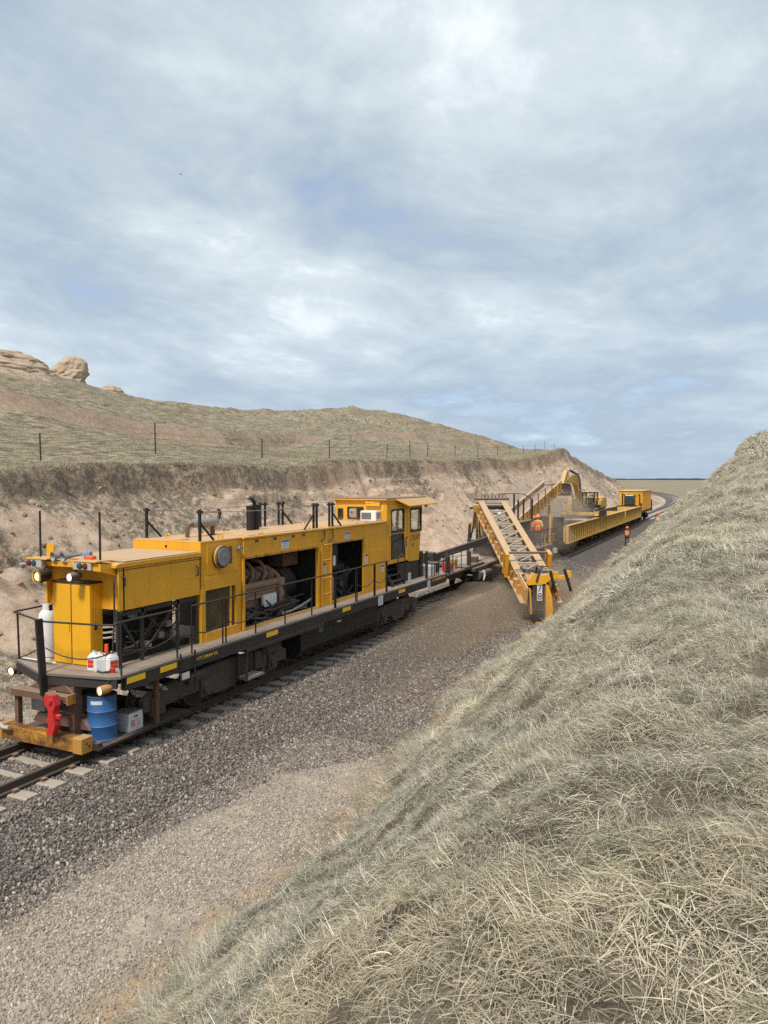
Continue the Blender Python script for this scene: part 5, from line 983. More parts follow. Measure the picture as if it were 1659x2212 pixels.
m=MB(); [m.tube([(-0.2+0.06*i,66.0,3.3),(-0.16+0.06*i,65.0,5.2),(-0.2+.06*i,64.2,5.75),(-0.2+.06*i,62.2,5.75)],0.025,5) for i in range(3)]; m.build('boom_hoses','rubber',bm_)
sk=MB().prism([(60.75,5.95),(60.35,6.0),(60.0,5.75),(58.95,4.95),(59.1,4.8),(60.3,5.1),(60.85,5.4)],FX,-0.47,-0.19).build('stick','yellow_exc',ex)
bk=MB().prism([(58.9,4.95),(59.3,4.95),(59.95,4.75),(60.15,4.35),(59.9,4.02),(59.4,3.98),(59.0,4.2),(59.15,4.28),(59.5,4.15),(59.8,4.25),(59.85,4.45),(59.6,4.65),(59.1,4.7)],FX,-0.85,0.2).build('bucket','dark_dusty',ex)
for i in range(5): MB().prism([(59.0,4.22),(58.8,4.3),(59.02,4.12)],FX,-0.80+i*0.23,-0.70+i*0.23).build('tooth','dark',bk)
MB().bar((-0.33,59.6,5.4),(-0.33,59.3,4.95),0.16,0.08).build('bucket_link','dark',ex)

# ------------------------------------------------------------------ operator cab and tall box at the end of the train
bx = thing('box_wagon',(0,96.4,0),'tall yellow box wagon at the far end of the work train','rail wagon')
m=MB(); m.box(-1.4,1.4,96.2,108.2,1.15,1.45); m.build('frame','dark',bx)
m=MB(); m.cbox(-1.40,1.40,97.6,107.4,1.46,3.82,0.05); m.build('box','yellow',bx); m=MB(); m.cbox(-1.45,1.45,97.5,107.5,3.82,3.92,0.03); m.build('roof','yellow',bx)
for i in range(9): MB().box(1.401,1.44,98.1+i*1.1,98.2+i*1.1,1.5,3.8).build('rib','yellow',bx)
for x in (-0.9,-0.1,0.6): MB().box(x-0.03,x+0.03,97.56,97.599,1.5,3.8).build('end_rib','rust_yellow',bx)
MB().box(-0.75,0.15,97.54,97.59,1.5,3.5).build('end_door','yellow',bx); m=MB(); m.box(1.3,1.45,96.3,96.6,1.0,2.4); m.box(1.35,1.5,107.6,108.1,1.1,2.6); m.build('corner_steps','black',bx)
for y in (98.5,105.9): bogie(bx,y,(-0.85,0.85),0.42,0.98)
oc = thing('operator_cab',(0.0,96.4,1.45),'dark glazed operator cab with white roof lamps in front of the tall yellow box','cab')
m=MB(); m.cbox(-0.55,0.55,95.95,97.3,1.455,2.4,0.05); m.build('body','black',oc); m=MB()
for x in (-0.5,0.5):
    for y in (96.0,97.2): m.box(x-0.05,x+0.05,y-0.05,y+0.05,2.4,3.4)
m.box(-0.55,0.55,95.95,97.25,3.4,3.45); m.build('frame','black',oc)
MB().box(-0.46,0.46,95.97,96.0,2.4,3.38).build('windscreen',plain('green_glass',(0.02,0.06,0.06),0.1),oc); MB().box(0.49,0.52,96.05,97.15,2.4,3.38).build('side_window','glass',oc)
MB().box(-0.42,-0.1,95.93,95.955,3.28,3.42).build('roof_lamp','white',oc); MB().box(-0.06,0.5,95.93,95.955,3.28,3.42).build('roof_lamp','white',oc)
for x in (-0.75,1.25): MB().box(x-0.07,x+0.07,95.9,96.05,1.455,3.55).build('guard_post','black',oc)
MB().bar((0.6,95.98,3.1),(1.2,95.98,3.45),0.07).build('guard_brace','black',oc); MB().bar((-0.7,95.98,3.5),(-0.4,95.98,3.2),0.07).build('guard_brace','black',oc); m=MB(); m.box(-1.35,1.35,95.8,95.93,1.455,2.12); m.build('guard_board','black',oc)

# ------------------------------------------------------------------ people
def person(loc, rz, label, joints, mats, vest='hivis', helmet='helmet', height=1.78):
    J=dict(pel=(0,0,.95),spi=(0,0,1.15),che=(0,-.01,1.36),nec=(0,-.01,1.50),hed=(0,-.03,1.62),top=(0,-.02,1.72),
           ls=(.19,0,1.43),le=(.27,.02,1.14),lw=(.25,-.12,.92),lh=(.24,-.17,.84),rs=(-.19,0,1.43),re=(-.27,.02,1.14),rw=(-.25,-.12,.92),rh=(-.24,-.17,.84),
           lhp=(.10,0,.90),lk=(.11,-.03,.50),la=(.12,.02,.09),lt=(.13,-.14,.04),rhp=(-.10,0,.90),rk=(-.11,-.03,.50),ra=(-.12,.02,.09),rt=(-.13,-.14,.04)); J.update(joints)
    rad=dict(pel=.15,spi=.145,che=.16,nec=.065,hed=.095,top=.085,ls=.07,le=.052,lw=.038,lh=.045,rs=.07,re=.052,rw=.038,rh=.045,lhp=.095,lk=.065,la=.048,lt=.045,rhp=.095,rk=.065,ra=.048,rt=.045)
    names=list(J); ix={n:i for i,n in enumerate(names)}
    ed=[('pel','spi'),('spi','che'),('che','nec'),('nec','hed'),('hed','top'),('che','ls'),('ls','le'),('le','lw'),('lw','lh'),('che','rs'),('rs','re'),('re','rw'),('rw','rh'),('pel','lhp'),('lhp','lk'),('lk','la'),('la','lt'),('pel','rhp'),('rhp','rk'),('rk','ra'),('ra','rt')]
    # five short fingers on each hand
    vs=[J[n] for n in names]; rs=[rad[n] for n in names]; es=[(ix[a],ix[b]) for a,b in ed]
    for h,w in (('lh','lw'),('rh','rw')):
        d=(Vector(J[h])-Vector(J[w])).normalized(); sd=d.cross(Vector((0,0,1))); sd=sd.normalized() if sd.length>.1 else Vector((1,0,0))
        for k,off in enumerate((-.035,-.012,.012,.035)): vs.append(tuple(Vector(J[h])+d*.075+sd*off)); rs.append(.010); es.append((ix[h],len(vs)-1))
        vs.append(tuple(Vector(J[h])+d*.02+sd*.06)); rs.append(.011); es.append((ix[h],len(vs)-1))
    me=bpy.data.meshes.new('p'); me.from_pydata(vs,es,[]); ob=bpy.data.objects.new('p',me); col.objects.link(ob)
    sk=ob.modifiers.new('s','SKIN'); sk.use_smooth_shade=True; ss=ob.modifiers.new('u','SUBSURF'); ss.levels=2; ss.render_levels=2
    for i,r in enumerate(rs): me.skin_vertices[0].data[i].radius=(r,r*(.72 if names[i] in ('pel','spi','che') else 1) if i<len(names) else r)
    for i in range(len(vs)): me.skin_vertices[0].data[i].use_root=(i==0)
    dg=bpy.context.evaluated_depsgraph_get(); dg.update(); bme=bpy.data.meshes.new_from_object(ob.evaluated_get(dg)); bpy.data.objects.remove(ob)
    t=thing('person',loc,label,'person'); t.rotation_euler=(0,0,R(rz)); t.scale=(height/1.78,)*3
    bme.name='body'; bme.materials.clear()
    for q in (mats[0],mats[1],'skin','black'): bme.materials.append(MAT[q])
    for p in bme.polygons:
        c=p.center; hd_=min((c-Vector(J['lh'])).length,(c-Vector(J['rh'])).length)
        p.material_index = 3 if c.z<.12 else 1 if c.z<.93 and hd_>.16 and (abs(c.x)<.21) else 2 if (c.z>1.52 or hd_<.12) else 0
        p.use_smooth=True
    b=bpy.data.objects.new('body',bme); col.objects.link(b); b.parent=t
    # vest, helmet, face
    ch=Vector(J['che']); sp=Vector(J['spi']); pe=Vector(J['pel'])
    prof=[(pe+Vector((0,0,-.03)),.20,.165),(sp,.195,.16),(ch,.205,.155),(ch+Vector((0,0,.09)),.16,.12)]
    v=[];n=16
    for c,rx,ry in prof: v+=[(c.x+rx*math.cos(2*math.pi*k/n),c.y+ry*math.sin(2*math.pi*k/n),c.z) for k in range(n)]
    m=MB().add(v,[(i*n+k,i*n+(k+1)%n,(i+1)*n+(k+1)%n,(i+1)*n+k) for i in range(3) for k in range(n)]); ve=m.build('vest',vest,t,True,local=True)
    v=[(c.x+(rx+.006)*math.cos(2*math.pi*k/n),c.y+(ry+.006)*math.sin(2*math.pi*k/n),c.z) for c,rx,ry in ((sp+Vector((0,0,-.02)),.195,.16),(sp+Vector((0,0,.05)),.197,.16)) for k in range(n)]
    MB().add(v,[(k,(k+1)%n,n+(k+1)%n,n+k) for k in range(n)]).build('reflective_band','lime',ve,local=True)
    for s in (-1,1): MB().bar((ch.x+s*.1,ch.y-.155,ch.z+.1),(sp.x+s*.1,sp.y-.168,sp.z-.15),.05,.012,up=(0,1,0)).build('reflective_band','lime',ve,local=True)
    h=Vector(J['top']); MB().lathe([(.165,-.03),(.168,-.02),(.128,-.005),(.125,.05),(.10,.10),(.05,.125),(0,.13)],18,h+Vector((0,-.01,-.01))).build('hard_hat',helmet,t,True,local=True)
    f=Vector(J['hed']); fm=MB(); fm.tube([f+Vector((0,-.09,.03)),f+Vector((0,-.115,-.01))],[.012,.018],6); fc_=fm.build('nose','skin',b,True,local=True)
    for s in (-1,1): MB().lathe([(.012,0),(.010,.006),(0,.008)],8,f+Vector((s*.035,-.088,.03)),(0,-1,0)).build('eye','black',b,local=True)
    return t
person((0.95,44.9,1.30),150,'worker with orange hard hat and grey-trimmed orange vest on the car platform',{},('cloth','cloth'),'hivis','helmet',1.72)
person((1.30,44.6,1.30),200,'worker with amber hard hat and lime-trimmed orange vest on the car platform',dict(lw=(.3,-.16,1.05),lh=(.3,-.24,1.03)),('lime','maroon'),'hivis','helmet2',1.80)
person((3.15,70.0,gz(3.15,70.0)+.01),8,'worker in dark clothes and orange vest walking beside the gondola wagons',dict(lk=(.11,-.14,.5),la=(.12,-.12,.09),lt=(.13,-.27,.05),rk=(-.1,.0,.5),ra=(-.11,.2,.12),rt=(-.12,.08,.05),lw=(.12,-.26,1.12),lh=(.05,-.29,1.13),rw=(-.1,-.26,1.08),rh=(-.03,-.29,1.1)),('cloth','cloth'),'hivis','helmet',1.82)
person((2.95,100.0,gz(2.95,100.0)+.01),20,'distant worker in orange vest standing near the tall yellow box wagon',{},('cloth','cloth'),'hivis','helmet',1.80)

# ------------------------------------------------------------------ wire fence on the bench
fn = thing('wire_fence',(-19,26.7,gz(-19,26.7)),'thin wire fence on dark steel posts along the grassy bench above the cutting','fence')
fy=[17.5,26.7,34.8,45.8,55.7,67.1,72.9,77.8,86.7,95.5,104.5,111.0,118.8,126.3,133.3,140.7,148.9]; tops=[]
for i,y in enumerate(fy):
    z=gz(-19,y); hgt=1.45+(0.35 if y in (34.8,72.9) else 0)+random.uniform(-.08,.08); lx=random.uniform(-.04,.04)
    MB().bar((-19,y,z-0.2),(-19+lx,y+lx,z+hgt),0.055,0.055).build('post','post',fn); tops.append((z,hgt))
for k in range(4):
    m=MB(); m.tube([(-18.96,y,z+0.3+0.3*k) for y,(z,h) in zip(fy,tops)],0.006,4); m.build('wire','post',fn)

for i in range(7):
    y = 42.2+i*0.75; m = MB(); hose(m,(0.9,y,1.3+0.2*(i%3)),(1.1,y+1.2,1.9+0.15*(i%2)),random.uniform(.1,.35),0.035); m.build('service_hose','rubber',cc)
for y,z,mm in ((42.3,1.9,'rust'),(43.2,1.75,'dark'),(47.0,1.6,'dark_dusty'),(49.6,1.7,'rust_yellow')): MB().cbox(0.75,1.15,y,y+0.5,1.235,z,0.03).build('control_box',mm,cc)
for y in (43.5,44.4,45.3): MB().tube([(1.72,y,1.3),(1.72,y,2.3)],0.02).build('rail_post','dark',cc)
MB().tube([(1.72,43.5,2.3),(1.72,45.3,2.3)],0.02).build('handrail','dark',cc)
for i in range(5): MB().tube([(-1.3-0.12*i,43.2+0.2*i,1.5),(-1.3-0.12*i,43.2+0.2*i,2.0+0.2*(i%3))],0.035).build('standpipe','rust',cc)

for i,(x,y,w,h,mm) in enumerate(((-0.8,30.2,.4,.35,'dark'),(0.1,30.0,.3,.25,'rust'),(0.55,29.8,.25,.5,'dark_dusty'),(-0.3,31.6,.5,.3,'dark'),(0.5,32.0,.35,.45,'rust_yellow'),(-0.9,32.9,.4,.6,'dark'),(0.75,34.4,.3,.35,'dark_dusty'))): MB().cbox(x-w/2,x+w/2,y-w/2,y+w/2,1.24,1.24+h,0.03).build('machine_box',mm,cc)
for i in range(8):
    m = MB(); hose(m,(random.uniform(-.9,.9),29.6+random.random(),1.3),(random.uniform(-.9,.9),31.5+random.random()*2.5,1.4+.2*random.random()),-0.1+0.2*random.random(),0.035); m.build('deck_hose','rubber',cc)
for y in (29.7,30.8,31.9): MB().tube([(0.95,y,1.2),(0.95,y,2.05)],0.02).build('rail_post','black',cc)
MB().tube([(0.95,29.7,2.05),(0.95,31.9,2.05)],0.02).build('handrail','black',cc)
m = MB(); m.bar((-1.0,32.5,1.5),(0.6,36.8,2.2),0.16,0.3); m.build('slew_beam','dark',cc)
# ------------------------------------------------------------------ scattered stuff: grass, weeds, stones
def proto_coll(name, meshes, mat):
    c = bpy.data.collections.new(name)
    for i, me in enumerate(meshes):
        me.materials.clear(); me.materials.append(mat); o = bpy.data.objects.new('%s_%d' % (name, i), me); c.objects.link(o)
    return c
def scatter(name, pts, rot, scl, coll, kindlabel=None):
    me = bpy.data.meshes.new(name); me.from_pydata([tuple(p) for p in pts], [], [])
    a = me.attributes.new('rot', 'FLOAT_VECTOR', 'POINT'); a.data.foreach_set('vector', np.asarray(rot, np.float32).ravel())
    a = me.attributes.new('scl', 'FLOAT_VECTOR', 'POINT'); a.data.foreach_set('vector', np.asarray(scl, np.float32).ravel())
    o = bpy.data.objects.new(name, me); col.objects.link(o); o['kind'] = 'stuff'
    ng = bpy.data.node_groups.new(name, 'GeometryNodeTree'); ng.interface.new_socket('Geometry', in_out='INPUT', socket_type='NodeSocketGeometry'); ng.interface.new_socket('Geometry', in_out='OUTPUT', socket_type='NodeSocketGeometry')
    N = ng.nodes.new; gi = N('NodeGroupInput'); go = N('NodeGroupOutput'); iop = N('GeometryNodeInstanceOnPoints'); ci = N('GeometryNodeCollectionInfo')
    ci.inputs['Collection'].default_value = coll; ci.inputs['Separate Children'].default_value = True; ci.inputs['Reset Children'].default_value = True
    iop.inputs['Pick Instance'].default_value = True
    rv = N('FunctionNodeRandomValue'); rv.data_type = 'INT'; rv.inputs[4].default_value = 0; rv.inputs[5].default_value = len(coll.objects)-1
    ra = N('GeometryNodeInputNamedAttribute'); ra.data_type = 'FLOAT_VECTOR'; ra.inputs[0].default_value = 'rot'
    sa = N('GeometryNodeInputNamedAttribute'); sa.data_type = 'FLOAT_VECTOR'; sa.inputs[0].default_value = 'scl'
    e2r = N('FunctionNodeEulerToRotation')
    K = ng.links.new; K(gi.outputs[0], iop.inputs['Points']); K(ci.outputs[0], iop.inputs['Instance']); K(rv.outputs[2], iop.inputs['Instance Index'])
    K(ra.outputs[0], e2r.inputs[0]); K(e2r.outputs[0], iop.inputs['Rotation']); K(sa.outputs[0], iop.inputs['Scale']); K(iop.outputs[0], go.inputs[0])
    md = o.modifiers.new('scatter', 'NODES'); md.node_group = ng
    return o
def blade_mat(name, cols, gcol, gamt):
    g = G(name); at = g.attr('bc').outputs['Fac']; oi = g.n('ShaderNodeObjectInfo').outputs['Random']
    c = g.ramp(at, cols); c = g.mix(g.math('MULTIPLY', g.ramp(g.noise(0.55, 4, 0.6), [(0.42, 0.0), (0.66, 1.0)]), gamt), c, gcol)
    c = g.mix(g.math('MULTIPLY', g.ramp(g.noise(0.16, 3, 0.6), [(0.4, 0.0), (0.65, 1.0)]), 0.5), c, (0.70, 0.575, 0.38))
    c = g.mix(g.math('MULTIPLY', g.ramp(g.noise(0.9, 4, 0.65), [(0.56, 0.0), (0.66, 1.0)]), 0.4), c, (0.26, 0.29, 0.17))
    hv = g.n('ShaderNodeHueSaturation'); g.l(c, hv.inputs['Color']); g.l(g.math('ADD', g.math('MULTIPLY', oi, 0.7), 0.6), hv.inputs['Value'])
    p = g.n('ShaderNodeBsdfPrincipled'); g.l(hv.outputs[0], p.inputs['Base Color']); p.inputs['Roughness'].default_value = 0.75; p.inputs['Specular IOR Level'].default_value = 0.25
    tl = g.n('ShaderNodeBsdfTranslucent'); g.l(hv.outputs[0], tl.inputs[0]); mx = g.n('ShaderNodeMixShader'); mx.inputs[0].default_value = 0.22
    g.l(p.outputs[0], mx.inputs[1]); g.l(tl.outputs[0], mx.inputs[2]); g.l(mx.outputs[0], g.out.inputs[0]); return g.m
def tuft(n, rad, lmin, lmax, w, lean, comb, seed, segs=4, green=0.12):
    """blades that rise, bend over and lie along a common direction"""
    rg = random.Random(seed); v = []; f = []; bc = []
    for _ in range(n):
        r = rad*math.sqrt(rg.random()); a = rg.random()*2*math.pi; p = Vector((r*math.cos(a), r*math.sin(a), -0.015))
        yaw = rg.gauss(0, comb); ln = rg.uniform(lmin, lmax); el = R(min(88, max(6, rg.gauss(lean, 20)))); bend = R(rg.uniform(25, 75))/segs
        d = Vector((math.cos(yaw), math.sin(yaw), 0)); sd = Vector((-d.y, d.x, 0)); tw = rg.uniform(-0.9, 0.9); ww = w*rg.uniform(0.6, 1.2)
        c = rg.uniform(0, green) if rg.random() < green*2 else rg.uniform(green, 1.0); o = len(v)
        for k in range(segs+1):
            t = k/segs; wk = ww*(1-t*0.85)*0.5; s2 = (sd*math.cos(tw) + Vector((0,0,1))*math.sin(tw))
            v += [p - s2*wk, p + s2*wk]; bc += [c, c]
            p = p + (d*math.cos(el) + Vector((0,0,1))*math.sin(el))*(ln/segs); el -= bend
            yaw += rg.gauss(0, 0.08); d = Vector((math.cos(yaw), math.sin(yaw), 0)); sd = Vector((-d.y, d.x, 0))
        f += [(o+2*k, o+2*k+1, o+2*k+3, o+2*k+2) for k in range(segs)]
    me = bpy.data.meshes.new('tuft'); me.from_pydata([tuple(q) for q in v], [], f); at = me.attributes.new('bc', 'FLOAT', 'POINT'); at.data.foreach_set('value', np.array(bc, np.float32)); return me
cols = [(0.0, (0.115, 0.15, 0.07)), (0.10, (0.22, 0.24, 0.16)), (0.15, (0.27, 0.215, 0.175)), (0.35, (0.50, 0.44, 0.375)), (0.58, (0.70, 0.63, 0.535)), (0.8, (0.80, 0.69, 0.49)), (1.0, (0.94, 0.88, 0.74))]
MAT['blade'] = blade_mat('dry_grass', cols, (0.38, 0.385, 0.32), 0.35)
MAT['blade_far'] = blade_mat('prairie_turf', [(0.0, (0.17, 0.155, 0.105)), (0.3, (0.29, 0.245, 0.175)), (0.7, (0.46, 0.38, 0.26)), (1.0, (0.62, 0.515, 0.36))], (0.28, 0.25, 0.19), 0.35)
near_c = proto_coll('near_tufts', [tuft(125, 0.22, 0.05, 0.14, 0.0043, 10, 3.0, s) for s in range(4)] + [tuft(95, 0.18, 0.08, 0.20, 0.0042, 22, 0.8, 10+s) for s in range(3)] + [tuft(40, 0.09, 0.05, 0.13, 0.004, 66, 3.0, 31, green=0.6)], MAT['blade'])
bunch_c = proto_coll('bunch_grass', [tuft(60, 0.09, 0.12, 0.29, 0.0046, 44, 0.9, 90+s, 5, 0.03) for s in range(4)], MAT['blade'])
mid_c = proto_coll('mid_tufts', [tuft(54, 0.32, 0.08, 0.22, 0.012, 16, 2.2, 50+s, 3) for s in range(3)] + [tuft(44, 0.22, 0.12, 0.30, 0.011, 38, 0.8, 60+s, 3) for s in range(2)], MAT['blade'])
far_c = proto_coll('far_tufts', [tuft(26, 0.36, 0.08, 0.22, 0.04, 40, 3.0, 70+s, 2) for s in range(4)], MAT['blade_far'])
farb_c = proto_coll('far_bank_tufts', [tuft(30, 0.36, 0.12, 0.36, 0.032, 36, 2.0, 80+s, 2) for s in range(4)], MAT['blade'])
def frames(x, y, yaw, tilt=1.0):
    """euler angles that stand z on the ground normal and turn by yaw"""
    e = 0.25; nx = -(height(x+e, y) - height(x-e, y))/(2*e)*tilt; ny = -(height(x, y+e) - height(x, y-e))/(2*e)*tilt; out = np.zeros((len(x), 3), np.float32)
    for i in range(len(x)):
        n = Vector((max(-1.2, min(1.2, nx[i])), max(-1.2, min(1.2, ny[i])), 1)).normalized(); q = Vector((0,0,1)).rotation_difference(n) @ Euler((0,0,yaw[i])).to_quaternion(); out[i] = q.to_euler()
    return out
def bank_points(n, x0, x1, y0, y1, rng, thin=None):
    x = rng.uniform(x0, x1, n); y = rng.uniform(y0, y1, n); tx = toe_x(y)
    k = (x - xc(y)) > tx + 0.2 + 0.9*fbm(x/0.9, y/0.9, 3, 91); x, y = x[k], y[k]
    if thin is not None: k = rng.random(len(x)) < thin(x, y); x, y = x[k], y[k]
    return x, y
rng = np.random.default_rng(5)
def vis(x, y, m=0.06):       # keep what lies within reach of the photograph's field of view and a step beside it
    dx = x-12.07; c, s = math.cos(R(25.05)), math.sin(R(25.05)); f = -dx*s + y*c; r = dx*c + y*s; return (f > 0.2) & (np.abs(r) < f*0.56 + 1.2)
def lay(name, x, y, coll, s0, s1, dirn, spread, tilt=1.0, dz=0.0):
    k = vis(x, y); x, y = x[k], y[k]; z = height(x, y) + dz; yaw = dirn + spread*2.6*fbm(x/1.7, y/1.7, 3, 33) + rng.normal(0, 0.6, len(x))
    sc1 = rng.uniform(s0, s1, len(x))*(1 + 0.35*fbm(x/0.9, y/0.9, 2, 44)); return scatter(name, np.stack([x, y, z], -1), frames(x, y, yaw, tilt), np.stack([sc1, sc1, sc1*rng.uniform(0.8, 1.15, len(x))], -1), coll)
x, y = bank_points(19000, 4.8, 16, 0.3, 14, rng); lay('grass', x, y, near_c, 0.7, 1.2, math.pi*1.1, 0.9)
x, y = bank_points(3800, 4.8, 16, 0.3, 16, rng, lambda x, y: sstep(0.0, 0.4, fbm(x/0.9, y/0.9, 3, 97))); lay('bunch_grass', x, y, bunch_c, 0.6, 1.05, math.pi*1.05, 1.2)
x, y = bank_points(20000, 3.6, 18, 13.5, 46, rng); lay('grass', x, y, mid_c, 0.75, 1.25, math.pi*0.8, 0.9)
x, y = bank_points(5200, 3.6, 18, 15, 60, rng, lambda x, y: sstep(0.05, 0.45, fbm(x/1.3, y/1.3, 3, 97))); lay('bunch_grass', x, y, bunch_c, 0.9, 1.6, math.pi*0.85, 1.2)
x, y = bank_points(15000, 3.0, 22, 45.5, 120, rng, lambda x, y: 1.0/(1+np.maximum(y-70, 0)/25)); lay('grass', x, y, farb_c, 0.8, 1.5, math.pi*0.8, 0.9)
yy = rng.uniform(3, 50, 1500); xx = toe_x(yy) + np.abs(rng.normal(0, 0.35, len(yy))) - 0.05; k = rng.random(len(xx)) < sstep(-0.25, 0.25, fbm(yy/0.8, yy*0+4.2, 3, 98)); lay('bunch_grass', xx[k], yy[k], bunch_c, 0.9, 1.6, math.pi*0.95, 1.0, 0.6)
# turf on the bench and the hill, denser along the broken lip of the cutting
yy = rng.uniform(14, 135, 4200); xx = rim_x(yy) - np.abs(rng.normal(0, 0.5, len(yy))) + 0.08; lay('turf', xx, yy, far_c, 0.4, 0.9, 0.0, 2.0, 0.5, 0.0)
xx = rng.uniform(-33, -14, 26000); yy = rng.uniform(14, 175, 26000); k = (xx < rim_x(yy)) & (rng.random(len(xx)) < np.clip(55/np.maximum(yy, 1), 0.3, 1)); lay('turf', xx[k], yy[k], far_c, 0.35, 0.7, 0.0, 2.0)
xx = rng.uniform(-72, -33, 30000); yy = rng.uniform(30, 260, 30000); gs = np.abs(height(xx+0.4, yy) - height(xx-0.4, yy))/0.8; k = (rng.random(len(xx)) < np.clip(0.55 + 0.9*fbm(xx/4., yy/3., 3, 93), 0.05, 1)) & (gs < 0.6); lay('turf', xx[k], yy[k], far_c, 0.5, 1.0, 0.0, 2.0)
# grey-green weeds in patches over the cutting face
xx = rng.uniform(-14, -4.5, 30000); yy = rng.uniform(10, 130, 30000); w = weed_mask(xx, yy)
k = (xx > rim_x(yy)+0.2) & (rng.random(len(xx)) < w*0.8); lay('weeds', xx[k], yy[k], far_c, 0.2, 0.5, 0.0, 2.0, 1.0)

# crushed stone
def stone(seed, k=2):
    bm = bmesh.new(); bmesh.ops.create_icosphere(bm, subdivisions=1, radius=0.5); rg = random.Random(seed)
    ax = Vector((rg.uniform(.75,1.25), rg.uniform(.7,1.05), rg.uniform(.5,.8)))
    for v in bm.verts:
        v.co = v.co*(1 + 0.45*mnoise.noise(v.co*2.2 + Vector((seed*3.1, 0, 0)))); v.co = Vector((v.co.x*ax.x, v.co.y*ax.y, v.co.z*ax.z))
    me = bpy.data.meshes.new('stone'); bm.to_mesh(me); bm.free(); return me
def stone_mat(name, stops, dust):
    g = G(name); oi = g.n('ShaderNodeObjectInfo').outputs['Random']; c = g.ramp(oi, stops); c = g.mix(g.ramp(g.noise(30, 3), [(0.4, 0.0), (0.7, 0.35)]), c, (0.05, 0.045, 0.04))
    up = g.math('MULTIPLY', g.ramp(g.nz(), [(0.2, 0.0), (0.9, 1.0)]), dust); c = g.mix(up, c, (0.36, 0.29, 0.22)); return g.bsdf(c, 0.9, 0, 0.2)
stops = [(0.0, (0.09, 0.074, 0.067)), (0.4, (0.165, 0.137, 0.124)), (0.75, (0.245, 0.208, 0.185)), (0.93, (0.33, 0.285, 0.25)), (0.97, (0.55, 0.52, 0.46)), (1.0, (0.62, 0.58, 0.5))]
st_c = proto_coll('ballast_stones', [stone(s) for s in range(8)], stone_mat('ballast_stone', stops, 0.3)); gv_c = proto_coll('gravel_stones', [stone(20+s) for s in range(6)], stone_mat('gravel_stone', [(0.0, (0.22, 0.18, 0.155)), (0.5, (0.42, 0.355, 0.30)), (0.88, (0.58, 0.5, 0.425)), (1.0, (0.78, 0.7, 0.58))], 0.4))
def stones(name, n, x0, x1, y0, y1, s0, s1, coll, keep, dz=0.0):
    x = rng.uniform(x0, x1, n); y = rng.uniform(y0, y1, n); k = keep(x, y) & vis(x, y); x, y = x[k], y[k]; z = height(x, y) + dz
    s = rng.uniform(s0, s1, len(x)); return scatter(name, np.stack([x, y, z + s*0.12], -1), rng.uniform(0, 6.28, (len(x), 3)), np.stack([s, s, s], -1), coll)
inb = lambda a: (lambda x, y: (np.abs(x - xc(y)) + 0.3*fbm(x/1.3, y/1.3, 3, 51) < np.where(x > 0, np.minimum(ball_edge(y), toe_x(y)-0.3), a)) & ~((np.abs(np.abs(x)-0.755) < 0.085)) & ~((np.abs(x) < 1.32) & (np.abs(((y-4.7)/0.61+0.5) % 1.0 - 0.5)*0.61 < 0.125)))
stones('ballast', 74000, -3.3, 5.2, 5.0, 19, 0.035, 0.075, st_c, inb(3.2)); stones('ballast', 76000, -3.3, 5.4, 19, 52, 0.045, 0.08, st_c, inb(3.2))
stones('gravel', 60000, 2.6, 7.0, 3.5, 15.5, 0.018, 0.05, gv_c, lambda x, y: (x > 2.9) & (x < toe_x(y)-0.05) & (rng.random(len(x)) < (0.2+0.8*(1-sstep(1.2, 0.0, toe_x(y)-x)))*(1-0.75*sstep(0.1, 0.4, fbm(x/1.0, y/1.0, 3, 57)))))
stones('gravel', 4000, 3.0, 6.5, 16, 36, 0.03, 0.06, gv_c, lambda x, y: (x > 3.2) & (x < toe_x(y)-0.2)); cl_c = proto_coll('clods', [stone(40+s) for s in range(5)], stone_mat('clay_clod', [(0.0, (0.22, 0.15, 0.10)), (0.6, (0.42, 0.31, 0.22)), (1.0, (0.55, 0.43, 0.33))], 0.2))
yy = rng.uniform(12, 130, 5000); tt = rng.beta(2.6, 1.1, 5000); xx = -4.6 + (rim_x(yy) + 4.8)*tt; k = vis(xx, yy); xx, yy = xx[k], yy[k]; ss = 0.04 + 0.3*rng.random(len(xx))**7
scatter('clods', np.stack([xx, yy, height(xx, yy) + ss*0.1], -1), rng.uniform(0, 6.28, (len(xx), 3)), np.stack([ss, ss, ss], -1), cl_c)
stones('gravel', 9000, -6.0, -2.8, 8, 30, 0.03, 0.07, gv_c, lambda x, y: x < -2.8)

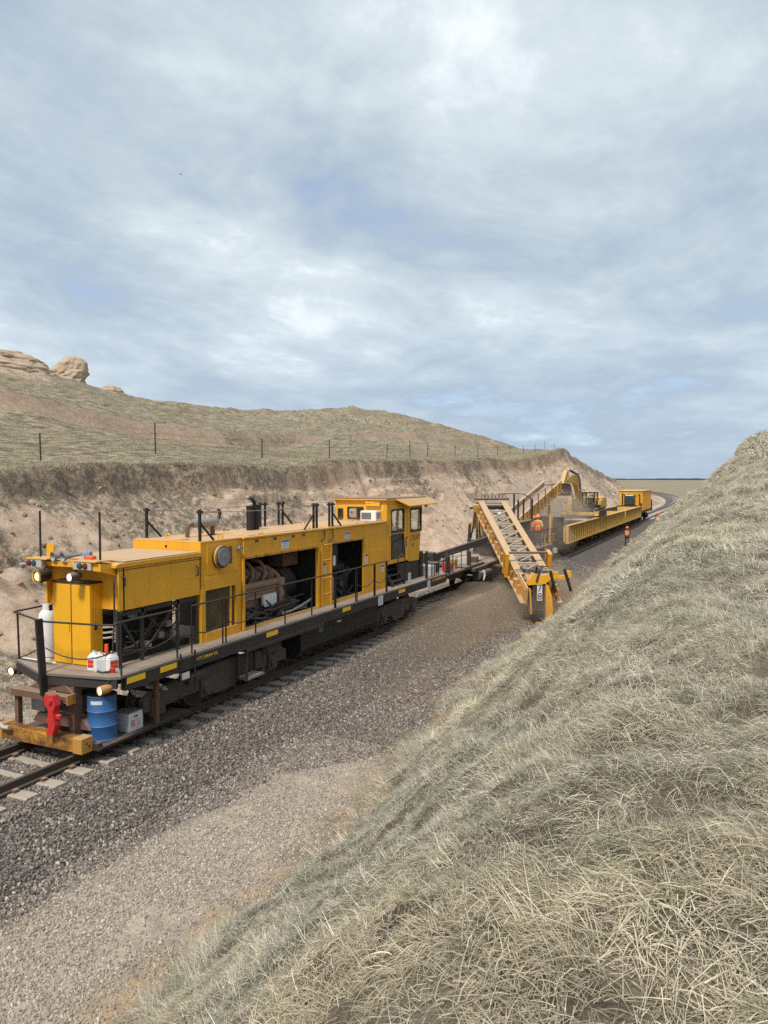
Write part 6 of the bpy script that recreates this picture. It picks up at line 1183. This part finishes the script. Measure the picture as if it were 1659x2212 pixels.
# ------------------------------------------------------------------ airborne dust round the working machines
def dust_mat(name, c, d):
    g = G(name); p = g.n('ShaderNodeVolumePrincipled'); p.inputs['Color'].default_value = (*c, 1); p.inputs['Density'].default_value = d; p.inputs['Anisotropy'].default_value = 0.2
    g.l(p.outputs[0], g.out.inputs['Volume']); return g.m
dm = dust_mat('dust', (0.80, 0.66, 0.52), 0.06)
def puff(c, r, seed):
    bm = bmesh.new(); bmesh.ops.create_icosphere(bm, subdivisions=3, radius=1.0)
    for v in bm.verts:
        k = 1 + 0.45*mnoise.noise(v.co*1.3 + Vector((seed, 0, 0))) + 0.2*mnoise.noise(v.co*3 + Vector((seed, 5, 0)))
        v.co = Vector((v.co.x*r[0]*k + c[0], v.co.y*r[1]*k + c[1], v.co.z*r[2]*k + c[2]))
    me = bpy.data.meshes.new('dust'); bm.to_mesh(me); bm.free(); o = link('dust', me, dm); o['kind'] = 'stuff'; return o
dm_thin = dust_mat('thin_dust', (0.80, 0.68, 0.55), 0.07); dm_low = dust_mat('low_dust', (0.74, 0.58, 0.43), 0.20)
for i, (c, r, mm) in enumerate([((2.6,21,-0.4),(1.5,4.5,0.6),dm_thin), ((2.4,26,-0.2),(1.7,4.5,0.8),dm_low), ((2.6,30.5,0.0),(1.7,3.6,0.9),dm_low), ((4.6,33.5,-0.1),(1.5,3.2,0.9),dm_low), ((3.4,37,0.1),(2.0,4.0,1.0),dm_low), ((0.6,41,1.2),(2.4,5.5,1.7),dm_thin), ((0.2,48,2.0),(2.4,5,2.0),dm_thin),
                            ((-0.4,57,3.0),(2.1,4.5,1.7),dm_thin), ((-0.2,62,2.6),(1.9,4.0,1.4),dm_thin), ((-2.4,52,2.6),(2.4,7,2.4),dm_thin), ((-2.6,60,3.4),(2.2,7,2.2),dm_thin)]):
    puff(c, r, i*7.7+1).data.materials[0] = mm

# a lone bird high over the hill
BX, BY, BZ = -44.7, 68.2, 39.1
bd = thing('bird', (BX, BY, BZ), 'tiny dark bird flying high over the grassy hill', 'bird')
bd.scale = (0.5, 0.5, 0.5)
MB().lathe([(0.01,-0.16),(0.05,-0.08),(0.06,0.0),(0.04,0.1),(0.012,0.2)],10,(BX,BY,BZ),(1,0.3,0)).build('body','black',bd,True)
for s_ in (-1,1): MB().add([(BX-.05,BY-0.02*s_,BZ+.02),(BX+.08,BY+0.02*s_,BZ+.02),(BX+.02,BY+0.28*s_,BZ+.10),(BX-.1,BY+0.5*s_,BZ+.02),(BX-.05,BY-0.02*s_,BZ+.035),(BX+.08,BY+0.02*s_,BZ+.035),(BX+.02,BY+0.28*s_,BZ+.112),(BX-.1,BY+0.5*s_,BZ+.03)],[(0,1,2,3),(7,6,5,4),(0,4,5,1),(1,5,6,2),(2,6,7,3),(3,7,4,0)]).build('wing','black',bd)
